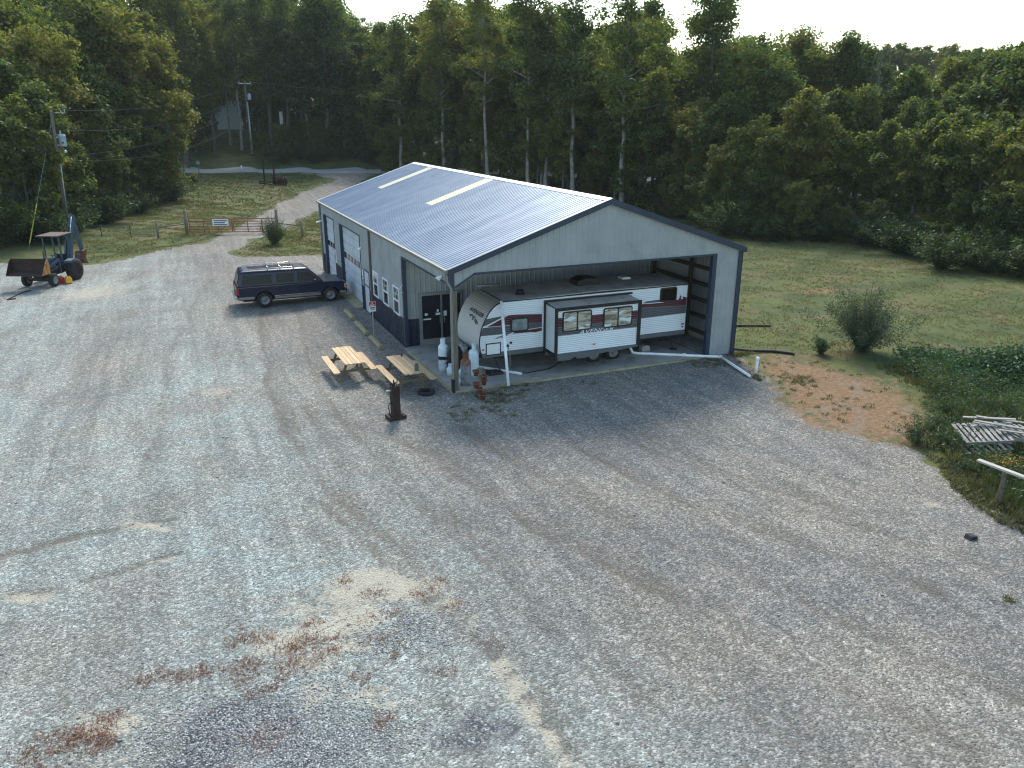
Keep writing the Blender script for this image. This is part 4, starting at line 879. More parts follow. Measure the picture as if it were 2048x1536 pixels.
m = MB(); m.lathe([(.05,.23),(.05,.25),(.001,.25)], (0,0,0), 12); m.build('lid', 'blacktrim', c)
m = MB(); m.lathe([(.03,0),(.04,.03),(.02,.08),(.03,.11),(.001,.13)], (0,0,0), 10); o = m.build('figurine', 'darkrust'); o.location = (-1.15, 2.5, .755); tag(o, 'small dark ornament at the far end of the picnic table', 'ornament')
# parking timbers
for i, (y0, y1, lb) in enumerate(((11.55, 13.35, 'farthest of three yellowed landscape timbers laid along the shed wall'), (8.6, 10.8, 'middle landscape timber in the row of parking stops'), (6.15, 8.0, 'landscape timber in front of the no-parking sign, nearest the picnic tables'))):
    t = MB(); a = (-1.03, -1.06, -1.03)[i]
    t.prism([(a-.09,.0),(a+.09,.0),(a+.11,.04),(a+.11,.12),(a+.06,.17),(a-.06,.17),(a-.11,.12),(a-.11,.04)], y0, y1, 'Y'); tag(t.build('parking_timber', 'landscape'), lb, 'timber', 'parking timbers along the shed')
sg = thing('parking_sign', 'small red and white notice on a thin metal post', 'sign', (-.86, 8.15, 0))
m = MB(); m.bar((0, 0, 0), (0, .02, 1.55), .035, .02, (0,1,0)); m.build('post', 'galv', sg)
m = MB(); m.box(-.15, -.02, 1.18, .15, -.008, 1.62); pl = m.build('panel', 'white', sg)
m = MB(); m.box(-.14, -.024, 1.42, .14, -.0205, 1.61); m.build('red_band', 'sign_red', pl)
m = MB(); m.lathe([(.03, -.026), (.03, -.0245)], (0, 0, 1.565), 12, 'Y'); m.box(-.09, -.027, 1.45, .09, -.0245, 1.49); m.build('white_mark', 'white', pl)
m = MB(); m.box(-.11, -.0235, 1.32, .11, -.0205, 1.37); m.box(-.09, -.0235, 1.25, .09, -.0205, 1.275); m.build('print', 'ink', pl)
# ------------------------------------------------------------------ gas cylinders
def cyl(loc, h, r, mt, label, group='gas cylinders beside the corner post', small=False):
    t = thing('gas_cylinder', label, 'gas cylinder', loc, R.uniform(0, 6), group)
    b = h*.80 if not small else h*.68; m = MB()
    m.lathe([(r*.82,0),(r*.82,.05),(r*.9,.06),(r,.12),(r,b-.12*r/.19),(r*.93,b-.04),(r*.6,b+.03),(r*.3,b+.045),(.001,b+.05)], (0,0,0), 24); m.build('tank', mt, t)
    cr = r*.52; m = MB()
    for a0, a1 in ((.3, 2.7), (3.5, 5.9)):
        n = 8; vs = []
        for k in range(n+1):
            a = a0+(a1-a0)*k/n
            for q, zz in ((cr, b), (cr, h-.03), (cr-.012, h-.03), (cr-.012, b)): vs.append((q*math.cos(a), q*math.sin(a), zz))
        m.add(vs, [(4*k+j, 4*k+(j+1) % 4, 4*k+4+(j+1) % 4, 4*k+4+j) for k in range(n) for j in range(4)])
    m.tube([(cr*math.cos(a), cr*math.sin(a), h-.02) for a in [2*math.pi*k/14 for k in range(15)]], .014, 5); m.build('collar', mt, t)
    m = MB(); m.lathe([(.022,b),(.022,h-.10),(.035,h-.09),(.035,h-.06),(.001,h-.06)], (0,0,0), 8); m.tube([(0,0,h-.12),(cr*.8,0,h-.12)], .015, 6); m.build('valve', 'steel', t)
    return t
cyl((.42, 2.3, .06), 1.27, .19, 'tank_white', 'tall white gas cylinder near the glass door'); cyl((1.24, 1.18, .06), 1.27, .19, 'tank_white', 'tall white gas cylinder nearest the trailer nose')
cyl((.63, .38, .06), 1.20, .19, 'tank_rust', 'tall rust-stained grey gas cylinder in front of the others')
cyl((.47, 1.62, .06), .46, .15, 'tank_white', 'short white gas cylinder just left of the wooden post', small=True); cyl((.80, 1.22, .06), .46, .15, 'tank_white', 'short white gas cylinder behind the rusty one', small=True)
cyl((.36, .52, .06), .42, .15, 'tank_white', 'short white gas cylinder at the foot of the wooden post', small=True)
cv = thing('covered_tank', 'small tank under a torn black cover behind the wooden post', 'grill', (.82, 1.95, .06))  # black fabric cover over a small tank
m = MB(); m.lathe([(.26,.0),(.24,.35),(.30,.60),(.27,.85),(.16,1.0),(.05,1.04)], (0,0,0), 9); m.build('cover', 'cloth_black', cv)
m = MB(); m.add([(-.2,-.1,.62),(-.52,-.22,.45),(-.42,-.2,.40),(-.2,-.15,.42),(-.3,-.25,.1)], [(0,1,2,3),(3,2,4)]); m.build('flap', 'cloth_black', cv, normals=False)
m = MB(); m.lathe([(.15,.72),(.17,.8),(.17,.95),(.1,1.03),(.001,1.05)], (.28,-.05,0), 14); m.build('lid', 'greysteel', cv)
# flower pot stand
ps = thing('flower_pot_stand', 'wooden post with terracotta pots bracketed round it at the slab edge', 'pot stand', (.62, -1.1, 0))
m = MB(); m.bar((0,0,0), (0,0,1.1), .10); m.box(-.09,-.07,1.1,.13,.07,1.125); m.build('post', 'post_wood', ps)
for (x, y, z) in ((.10,-.11,.70),(-.12,.10,.84),(-.17,-.03,.44),(.15,.02,.50),(-.08,-.14,.26),(.05,-.14,.03)):
    m = MB(); m.lathe([(.065,0),(.095,.15),(.115,.15),(.115,.20),(.095,.20),(.09,.16)], (x,y,z), 16); pt = m.build('pot', 'terracotta', ps)
    m = MB(); m.lathe([(.088,.162),(.001,.17)], (x,y,z), 12); m.build('soil', 'soil', pt)
m = MB()
for k in range(60):
    a = R.uniform(0, 6.28); l = R.uniform(.1, .25); x, y = R.uniform(-.1, .3), R.uniform(.1, .35); m.add([(x-.01,y,0),(x+.01,y,0),(x+l*math.cos(a),y+l*math.sin(a),l*1.1)], [(0,1,2)])
tag(m.build('weed_tuft', 'weed', normals=False), 'dark weed tuft growing at the foot of the pot stand', 'weeds', kind='stuff'); bpy.data.objects['weed_tuft'].location = (.62, -1.1, 0)
# iron hitch stand, tyre, pipes
js = thing('iron_post', 'rusty square iron post with splintered top on a black block base', 'iron post', (-2.55, -1.72, 0), .15)
m = MB(); m.box(-.29,-.22,0,.29,.22,.13); m.box(-.2,-.16,.13,.2,.16,.17); m.build('base', 'darkrust', js, bevel=.015)
m = MB(); m.box(-.13,-.11,.17,.13,.11,1.12)
for k in range(16): x, y = R.uniform(-.12,.12), R.uniform(-.1,.1); m.bar((x,y,1.08), (x+R.uniform(-.06,.06), y+R.uniform(-.05,.05), 1.12+R.uniform(.04,.18)), .035, .02)
m.build('column', 'darkrust', js)
m = MB(); m.tube([(-.12,-.05,.55),(-.24,-.08,.6),(-.27,-.08,.45),(-.24,-.1,.2),(-.2,-.12,.13)], .018, 6); m.build('hose', 'black', js)
m = MB(); m.bar((-.13,0,.98), (-.30,-.04,1.0), .05); m.bar((.02,-.06,1.18), (.1,-.1,1.29), .05, .03); m.build('splinter', 'rail', js)
ty = MB(); ty.lathe([(.17,.02),(.20,.0),(.29,.02),(.32,.07),(.29,.13),(.20,.15),(.17,.13),(.165,.07),(.17,.02)], (0,0,0), 26); o = ty.build('rubber_debris', 'tyre'); o.location = (-.95, .15, .0); tag(o, 'small black tyre lying on gravel under the picnic bench', 'tyre')
m = MB(); m.tube([(1.97,-.40,.08), (2.24,.90,2.90)], .055, 12); tag(m.build('leaning_pipe', 'white_pipe'), 'long white pipe leaning against the trailer roof edge', 'pipe')
m = MB(); m.tube([(1.6,2.1,.14), (2.93,.58,.12)], .055, 12, cap=False); m.tube([(1.6,2.1,.14), (2.93,.58,.12)], .045, 12, cap=False); tag(m.build('loose_pipe', 'white_pipe'), 'white pipe lying on the slab under the trailer nose', 'pipe')
m = MB(); m.tube([(2.6,1.0,.08),(3.2,.72,.08),(4.2,.85,.08),(4.9,1.3,.09),(5.2,2.0,.3)], .022, 6); tag(m.build('black_hose', 'black'), 'black hose curving over the slab under the trailer', 'hose')
m = MB(); m.tube([(2.52,.94,1.14),(2.56,.85,.9),(2.57,.86,.4),(2.45,.8,.1)], .014, 6); tag(m.build('grey_hose', 'greysteel'), 'thin grey hose hanging from the trailer inlet', 'hose')
dp = thing('drain_pipe', 'white drain pipe running from the trailer past the shed corner onto the dirt', 'pipe', (8.3, 1.2, 0))
m = at(dp); m.tube([(8.05,1.35,.42),(8.2,1.28,.14),(8.4,1.2,.11),(9.4,.60,.11),(11.24,-.50,.09)], .055, 12); m.build('long_run', 'white_pipe', dp)
m = at(dp); m.lathe([(.07,-.06),(.07,.06)], (9.98,.25,.12), 12, 'X'); m.lathe([(.072,0),(.072,.1)], (11.22,-.5,.05), 12); m.build('coupling', 'white_pipe', dp)
m = at(dp); m.tube([(11.24,-.50,.09),(11.1,-1.2,.08),(10.78,-2.85,.05)], .055, 12); m.build('end_run', 'white_pipe', dp)
bo = thing('standpipe', 'short white capped pipe standing upright at the gravel edge', 'pipe', (11.25, -2.62, 0))
m = MB(); m.tube([(0,0,-.1),(0,0,.60)], .052, 14); m.build('pipe', 'white_pipe', bo)
m = MB(); m.lathe([(.07,.57),(.075,.60),(.072,.66),(.04,.69),(.001,.69)], (0,0,0), 16); m.build('cap', 'white_pipe', bo)
for pts, lb in (([(12.25,4.4,.10),(13.5,4.1,.03),(15.5,3.3,.0),(16.6,2.8,.0)], 'black drain hose on the grass farther along the shed side'), ([(12.25,.25,.10),(13.0,-.2,.04),(13.9,-.6,.02),(14.4,-1.2,.0)], 'black drain hose at the front corner of the shed')):
    m = MB(); m.tube([(x, y, z+zat(x, y)+.04) for x, y, z in pts], .055, 8); tag(m.build('drain_hose', 'black'), lb, 'hose')
m = MB(); m.prism([(-.2,0),(.22,0),(.20,.22),(.08,.30),(-.16,.27)], -.14, .14); o = m.build('wheel_block', 'concrete', bevel=.02); o.location = (8.85, 1.45, .06); tag(o, 'grey block on the slab behind the trailer wheels', 'block')
o = MB(); o.prism([(-.3,0),(.3,0),(.28,.1),(-.25,.12)], -.2, .2); o = o.build('metal_bracket', 'darkrust'); o.location = (2.05, 1.15, .062); tag(o, 'dark iron bracket on the slab under the trailer tongue', 'bracket')
o = MB(); o.prism([(-.12,0),(.14,0),(.12,.07),(-.05,.10)], -.1, .1); o = o.build('black_lump', 'black', bevel=.02); o.location = (7.72, -14.35, zat(7.72, -14.35)); tag(o, 'small black lump lying alone on the gravel at the edge of the weeds', 'debris')
# ------------------------------------------------------------------ gate and fences
gp = [(-7.42, 45.45), (-.49, 42.88)]; gd = Vector((gp[1][0]-gp[0][0], gp[1][1]-gp[0][1], 0)); gl = gd.length; ga = math.atan2(gd.y, gd.x)
def postobj(x, y, h, r, lb, name='fence_post', mt='pole_wood', grp='fence posts at the gate'):
    m = MB(); z = zat(x, y); m.tube([(0,0,-.2),(0,0,h)], r, 8); o = m.build(name, mt); o.location = (x, y, z); return tag(o, lb, 'post', grp)
postobj(*gp[0], 1.95, .12, 'tall round gate post at the left end of the red gate'); postobj(*gp[1], 1.95, .12, 'tall round gate post behind the bush at the right end of the gate')
postobj(-9.62, 43.9, 1.25, .09, 'short round brace post left of the gate, joined by a rail'); postobj(1.1, 40.3, 1.25, .09, 'short round brace post right of the gate, joined by a rail')
postobj(-11.6, 44.5, 1.0, .03, 'thin steel fence post halfway towards the woods', mt='darkrust'); postobj(-13.8, 46.3, 1.0, .03, 'thin steel fence post nearest the woods', mt='darkrust')
for a, b, lb in (((-9.62,43.9),(-7.42,45.45),'horizontal brace rail left of the red gate'), ((-.49,42.88),(1.1,40.3),'horizontal brace rail right of the red gate')):
    m = MB(); m.tube([(*a, .85+zat(*a)), (*b, .85+zat(*b))], .05, 6); tag(m.build('brace_rail', 'pole_wood'), lb, 'rail')
m = MB()
for z in (.35, .6, .9): m.tube([(-9.62,43.9,z), (-11.6,44.5,z), (-13.8,46.3,z), (-16.5,48.9,z)], .012, 3)
tag(m.build('wire_fence', 'wire'), 'thin wire strands between the gate and the woods', 'fence')
for k in range(2):
    x0 = .25+k*(gl/2-.12); wd_ = gl/2-.22; g_ = thing('farm_gate', 'faded red tube gate leaf with a white sign' if k == 0 else 'faded red tube gate leaf partly behind the bush', 'gate', (gp[0][0]+math.cos(ga)*x0, gp[0][1]+math.sin(ga)*x0, zat(*gp[0])*0), ga, 'leaves of the red driveway gate')
    m = MB()
    for j in range(6): z = .16+j*.215; m.tube([(.05,0,z), (wd_-.05,0,z)], .028, 6)
    m.tube([(.05,0,.16),(0,0,.22),(0,0,1.18),(.05,0,1.235),(wd_-.05,0,1.235),(wd_,0,1.18),(wd_,0,.22),(wd_-.05,0,.16),(.05,0,.16)], .036, 6)
    m.build('frame', 'gate_red', g_)
    m = MB()
    for j in (1, 2): m.bar((wd_*j/3,0,.14), (wd_*j/3,0,1.25), .07, .03, (0,1,0))
    m.build('upright', 'gate_red', g_)
    if k == 0:
        m = MB(); m.box(wd_*.55,-.05,.66,wd_*.92,-.04,1.2); sp_ = m.build('sign_panel', 'white', g_); sp_['label'] = 'white sign with blue lettering'
        m = MB()
        for j, zz in enumerate((1.08, .92, .76)): m.box(wd_*.58,-.054,zz-.05,wd_*(.89-.05*(j % 2)),-.0505,zz+.03)
        m.build('print', 'wainscot', sp_)
# ------------------------------------------------------------------ utility poles and wires
up1 = thing('utility_pole', 'brown wooden utility pole with grey transformer behind the tractor', 'utility pole', (-16.33, 48, 0))
m = MB(); m.tube([(0,0,-.5),(.18,0,5),(.38,0,9.73)], [.17,.15,.12], 12); m.build('pole', 'pole_wood', up1)
m = MB(); m.lathe([(.24,6.95),(.27,7.0),(.27,7.72),(.29,7.74),(.29,7.80),(.16,7.88),(.001,7.9)], (.78,-.05,0), 18); tf = m.build('transformer', 'transformer', up1)
m = MB(); m.lathe([(.05,7.85),(.07,7.95),(.04,8.0),(.06,8.08),(.001,8.15)], (.72,-.05,0), 10); m.build('bushing', 'ceramic', tf)
m = MB(); m.box(.72,-.34,7.18,.88,-.318,7.28); m.build('plate', 'ink', tf)
m = MB(); m.box(.25,-.06,7.0,.56,.06,7.1); m.box(.25,-.06,7.6,.56,.06,7.7); m.build('bracket', 'galv', up1)
m = MB(); m.tube([(.15,-.22,0),(.30,-.20,4),(.36,-.19,5.95)], .055, 8); m.build('service_conduit', 'galv', up1)
m = MB(); m.lathe([(.06,5.93),(.16,5.98),(.17,6.06),(.10,6.13),(.001,6.14)], (.42,-.2,0), 12); m.build('weather_head', 'galv', up1)
m = MB(); m.lathe([(.03,6.45),(.13,6.5),(.13,6.6),(.05,6.68)], (.85,-.1,0), 10); m.build('cut_out', 'ceramic', up1)
m = MB(); m.bar((.35,0,9.45), (1.25,0,9.45), .05); m.tube([(1.0,0,9.45),(1.0,0,9.62)], .05, 6); m.tube([(1.25,0,9.4),(1.28,0,9.75)], .04, 6); m.tube([(1.15,-.1,9.35),(1.0,-.1,9.55)], .03, 5); m.build('top_bracket', 'galv', up1)
z2 = zat(4.0, 104.8)
up2 = thing('utility_pole', 'distant utility pole beyond the road with a pale transformer and riser', 'utility pole', (4.0, 104.8, z2))
m = MB(); m.tube([(0,0,-.3),(0,0,10.6)], [.17,.12], 10); m.build('pole', 'pole_wood', up2)
m = MB(); m.lathe([(.25,8.0),(.27,8.05),(.27,8.8),(.1,8.9),(.001,8.9)], (.45,-.2,0), 14); m.build('transformer', 'transformer', up2)
m = MB(); m.tube([(.1,-.2,.2),(.1,-.18,7.7)], .10, 8); m.build('service_conduit', 'galv', up2)
m = MB(); m.bar((-.9,0,10.3), (.9,0,10.3), .1); m.tube([(-.8,0,10.3),(-.8,0,10.6)], .06, 6); m.tube([(.8,0,10.3),(.8,0,10.6)], .06, 6); m.build('crossarm', 'galv', up2)
def wire(name, a, b, sag, lb, r=.016):
    a, b = Vector(a), Vector(b); m = MB(); pts = []
    for k in range(15): t = k/14; p_ = a.lerp(b, t); p_.z -= sag*4*t*(1-t); pts.append(p_)
    m.tube(pts, r, 3); tag(m.build(name, 'wire'), lb, 'wire')
wire('power_line', (-15.4,48,9.65), (4.0-.8,104.8,z2+10.5), 1.2, 'topmost power line strung between the two utility poles')
wire('power_line', (-15.6,48,8.15), (4.0,104.8,z2+8.9), 1.5, 'power line leaving the pole above the transformer')
wire('power_line', (-15.85,48,6.15), (4.0,104.8,z2+7.4), 1.3, 'service line leaving the pole below the transformer')
wire('power_line', (-15.85,48,5.9), (4.0,104.8,z2+5.6), 1.8, 'lowest service line leaving the conduit head')
wire('power_line', (4.8,104.8,z2+10.5), (95,66,12), 2.2, 'power line running right from the distant pole through the woods', .02)
wire('guy_wire', (-16.05,48,8.9), (-18.35,41.6,.0), 0, 'guy wire slanting down left from the near utility pole', .012)
m = MB(); m.tube([(-18.25,41.88,.4),(-17.58,43.75,3.0)], .04, 6); tag(m.build('guy_guard', 'yellow_guard'), 'yellow plastic guard on the slanting guy wire', 'guard')
# ------------------------------------------------------------------ far things
hs = thing('distant_house', 'pale bluish house glimpsed between tree trunks beyond the road', 'house', (4.2, 133.5, zat(4.2, 133.5)-.3), -YAW)
m = MB(); m.prism([(-3.6,0),(3.6,0),(3.6,4.2),(0,6.2),(-3.6,4.2)], 0, 9, 'Y'); m.build('wall', 'siding_house', hs)
m = MB()
for s in (-1, 1): slab(m, [(0,-.4,6.4),(s*4.0,-.4,4.15),(s*4.0,9.4,4.15),(0,9.4,6.4)], .15)
m.build('roof', 'shingle', hs)
m = MB(); m.box(1.4,-.04,.2,2.4,.0,2.3); m.build('door', 'white', hs)
eq = thing('farm_implement', 'dark rusty farm machine with two uprights on the far lawn', 'farm machine', (3.6, 78.2, zat(3.6, 78.2)), -YAW)
m = MB()
for x in (-1.0, .25): m.bar((x,0,0), (x,0,3.1), .16)
m.bar((-1.3,0,3.1), (.75,0,3.1), .14); m.bar((-1.7,0,.35), (1.8,0,.3), .14); m.bar((-1.7,0,.2), (.2,-1.0,.1), .12); m.build('frame', 'darkrust', eq)
for k in range(6):
    m = MB(); m.lathe([(.08,-.03),(.55,-.02),(.55,.02),(.08,.03)], (.2+k*.32, -.2-.08*k, .55), 14, 'X')
    for j in range(10): a = j*.628; m.bar((.2+k*.32, -.2-.08*k+.5*math.cos(a), .55+.5*math.sin(a)), (.2+k*.32, -.2-.08*k+.68*math.cos(a), .55+.68*math.sin(a)), .05)
    m.build('spiked_wheel', 'darkrust', eq)
x, y = -4.2, 95.0; mb_ = thing('mailbox', 'mailbox on a post beside the far road', 'mailbox', (x, y, zat(x, y)))
m = MB(); m.bar((0,0,0), (0,0,1.2), .12); m.build('post', 'pole_wood', mb_)
m = MB(); m.prism([(-.22,1.2),(.22,1.2),(.22,1.5),(.1,1.65),(-.1,1.65),(-.22,1.5)], -.35, .35, 'Y'); m.build('box', 'greysteel', mb_)
x, y = 1.6, 96.5; m = MB(); m.lathe([(.12,0),(.12,.6),(.06,.7),(.001,.7)], (0,0,0), 10); o = m.build('marker_post', 'white'); o.location = (x, y, zat(x, y)); tag(o, 'short white marker post by the far road', 'post')
m = MB(); m.box(-.25,-.1,2.2,.25,.1,5.2); m.box(-.3,-.12,-3,.3,.12,.0) if False else None; o = m.build('pale_board', 'white'); o.location = (9.7, 111.5, zat(9.7, 111.5)); tag(o, 'pale narrow board standing in the dark woods', 'board')
fx = MB(); fx.bar((0,0,0), (0,0,.5), .02); o = fx.build('marker_flag', 'sign_red'); o.location = (18.9, .6, zat(18.9, .6)); tag(o, 'tiny red marker flag on the field beyond the willow bush', 'flag')
bpy.data.objects['marker_flag'].scale = (2, 2, 1)
# ------------------------------------------------------------------ pallets and rail at the right
def pallet(loc, rz, tilt, label, n=8):
    t = thing('wooden_pallet', label, 'pallet', loc, rz, 'weathered pallets in the weeds')
    t.rotation_euler = (tilt[0], tilt[1], rz)
    m = MB()
    for k in range(n): x = -.6+k*1.2/(n-1)-.045; m.box(x, -.55, .10, x+.09, .55, .12)
    m.build('top_slat', 'grey_wood', t)
    m = MB()
    for y in (-.52, 0, .49): m.box(-.6, y, .02, .6, y+.04, .10)
    m.build('stringer', 'grey_wood', t)
    m = MB()
    for k in range(4): x = -.6+k*.37; m.box(x, -.55, .0, x+.09, .55, .018)
    m.build('bottom_slat', 'grey_wood', t)
pallet((12.75, -10.75, .38), -.5, (.14, -.10), 'upper pallet of the heap, nearest the gravel', 9); pallet((12.65, -10.85, .10), -.42, (.10, -.12), 'lower pallet half hidden in weeds under the other')
pallet((13.9, -11.0, .30), -.2, (.05, .12), 'pallet at the right end of the heap with boards across it', 7)
bl_ = [((13.2,-9.6,.75),(14.0,-10.7,.95)), ((13.4,-9.9,.85),(14.6,-10.8,.75)), ((12.9,-10.2,.9),(14.2,-11.5,.8)), ((13.0,-10.1,.80),(13.9,-11.4,.72)), ((12.7,-10.2,.75),(14.0,-10.6,.80)), ((13.0,-10.9,.85),(14.7,-11.9,.65))]
for i, (a, b) in enumerate(bl_):
    m = MB(); m.bar((a[0], a[1]-.15, a[2]-.22), (b[0], b[1]-.15, b[2]-.22), .13, .03); tag(m.build('loose_board', 'grey_wood'), 'weathered grey board lying loose across the pallet heap', 'board', 'loose boards on the pallet heap')
rl = thing('wooden_rail', 'pale board rail on a leaning post at the right edge of the picture', 'rail', (9.95, -13.5, 0))
m = at(rl); m.bar((9.45,-13.0,1.12), (9.75,-16.2,1.12), .14, .05); m.build('top_board', 'rail', rl)
m = at(rl); m.bar((9.95,-13.4,-.3), (9.62,-13.62,1.09), .10, .10); m.build('post', 'post_wood', rl); m = at(rl); m.bar((10.1,-15.8,-.4), (9.75,-15.9,1.09), .10); m.build('post', 'post_wood', rl)
# ------------------------------------------------------------------ trees
def tubes_np(segs, n=6):
    V = []; Q = []; o = 0; ang = np.arange(n)*2*math.pi/n; ca, sa = np.cos(ang), np.sin(ang)
    for pts, rs in segs:
        pts = np.asarray(pts, float); k = len(pts)
        for i in range(k):
            d = pts[min(i+1, k-1)]-pts[max(i-1, 0)]; d /= np.linalg.norm(d)+1e-9
            u = np.cross(d, (0, 0, 1) if abs(d[2]) < .9 else (1, 0, 0)); u /= np.linalg.norm(u); v = np.cross(d, u)
            V.append(pts[i]+(u[None]*ca[:, None]+v[None]*sa[:, None])*rs[i])
        for i in range(k-1):
            a = o+i*n+np.arange(n); b = o+i*n+(np.arange(n)+1) % n; Q.append(np.stack([a, b, b+n, a+n], 1))
        o += k*n
    return np.concatenate(V), np.concatenate(Q)
def leaves_np(P, size, rng, up=.5, asp=.62, outward=None):
    """a leaf card (rhombus) at each point"""
    n = len(P); N = rng.normal(size=(n, 3)); N[:, 2] = np.abs(N[:, 2])*(1+up)+up
    if outward is not None: N = N*.7+outward*.9
    N /= np.linalg.norm(N, axis=1)[:, None]
    A = np.cross(N, rng.normal(size=(n, 3))); A /= np.linalg.norm(A, axis=1)[:, None]+1e-9; B = np.cross(N, A)
    s = (size*(.6+.8*rng.random(n)))[:, None] if np.isscalar(size) else size[:, None]
    A = A*s*.5; B = B*s*.5*asp
    V = np.stack([P-A, P-B*1.0+A*.1, P+A, P+B+A*.1], 1).reshape(-1, 3); Q = np.arange(4*n).reshape(-1, 4)
    return V, Q
def make_tree(kind, H, seed):
    rng = np.random.default_rng(seed); segs = []; cl = []
    rad = {0: .36*H**.93*.8, 1: .13*H, 2: .20*H, 3: .42*H, 4: .2*H}[kind]
    bare = {0: .22, 1: .42, 2: .30, 3: .04, 4: .3}[kind]
    rad = {0: .27*H, 1: .125*H, 2: .17*H, 3: .36*H, 4: .15*H}[kind]
    tr_ = {0: .014*H+.05, 1: .0095*H+.05, 2: .011*H+.05, 3: .011*H+.03, 4: .010*H+.04}[kind]
    k = 9; zz = np.linspace(0, H*(.96 if kind != 3 else .8), k); wob = np.cumsum(rng.normal(0, .012*H, (k, 2)), 0)*.6; wob -= wob[0]
    tp = np.column_stack([wob, zz]); tp[0, 2] = -.5
    segs.append((tp, [tr_*(1-.88*i/(k-1))*(1.25 if i == 0 else 1) for i in range(k)]))
    nl = {0: 26, 1: 30, 2: 26, 3: 24, 4: 18}[kind]
    for i in range(nl):
        t = bare+(1-bare)*(i+rng.random()*.8)/nl; z = t*zz[-1]; c = np.array([np.interp(z, zz, tp[:, 0]), np.interp(z, zz, tp[:, 1]), z])
        q = (t-bare)/(1-bare)
        if kind in (0, 3): env = math.sin(math.pi*min(1, .18+.80*q))**.7
        elif kind == 1: env = math.sin(math.pi*(.15+.78*q))**.5*(.5+.9*rng.random())
        else: env = math.sin(math.pi*(.12+.82*q))**.6*(.8+.2*q)
        ln = rad*env*(.65+.5*rng.random()); az = i*2.4+rng.random()*.8; el = math.radians({0: 30, 1: 28, 2: 48, 3: 25, 4: 55}[kind]+rng.normal()*12+25*q)
        d = np.array([math.cos(az)*math.cos(el), math.sin(az)*math.cos(el), math.sin(el)])
        m1 = c+d*ln*.5+np.array([0, 0, -.03*ln]); e = c+d*ln+rng.normal(0, .06*ln, 3)
        segs.append(([c, m1, e], [tr_*.38*(1-.6*q), tr_*.22*(1-.5*q), .015]))
        for j in range(3 if kind != 1 else 2):
            b = c+(e-c)*(.35+.25*j+.1*rng.random()); sdv = rng.normal(0, 1, 3); sdv[2] = abs(sdv[2])*.5; sdv /= np.linalg.norm(sdv)
            be = b+sdv*ln*(.35+.25*rng.random()); segs.append(([b, be], [tr_*.12, .012]))
            cl.append((be, ln)); 
            if kind == 4:
                for _ in range(2): s2 = rng.normal(0, 1, 3); s2[2] = abs(s2[2]); s2 /= np.linalg.norm(s2); segs.append(([be, be+s2*ln*.3], [.02, .008]))
        cl.append((e, ln))
        if kind in (0, 3): cl.append((c+d*ln*.55, ln))
    V, Q = tubes_np(segs, 6)
    if kind == 4: return V, Q, None, None
    nleaf = {0: 19000, 1: 8000, 2: 9500, 3: 15500}[kind]
    cs = np.array([c for c, l in cl]); ls = np.array([l for c, l in cl])
    cs = np.concatenate([cs, [tp[-1]+np.array([0, 0, .02*H])]]); ls = np.append(ls, rad*.6)
    wts = (ls+.3)**2*(.4+rng.random(len(ls))*1.2); wts /= wts.sum(); pick = rng.choice(len(cs), nleaf, p=wts)
    cr = (.050*H*(.45+.8*rng.random(len(cs)))) if kind not in (1,) else (.036*H*(.6+.7*rng.random(len(cs))))
    off = rng.normal(size=(nleaf, 3)); off /= np.linalg.norm(off, axis=1)[:, None]; rr = rng.random(nleaf)**.45
    P = cs[pick]+off*rr[:, None]*cr[pick][:, None]*np.array([1.15, 1.15, .78])+rng.normal(0, .012*H, (nleaf, 3))
    sz = {0: .28, 1: .25, 2: .26, 3: .225}[kind]*(.8+.02*H)
    LV, LQ = leaves_np(P, sz, rng, .35, .6, off*.8)
    return V, Q, LV, LQ
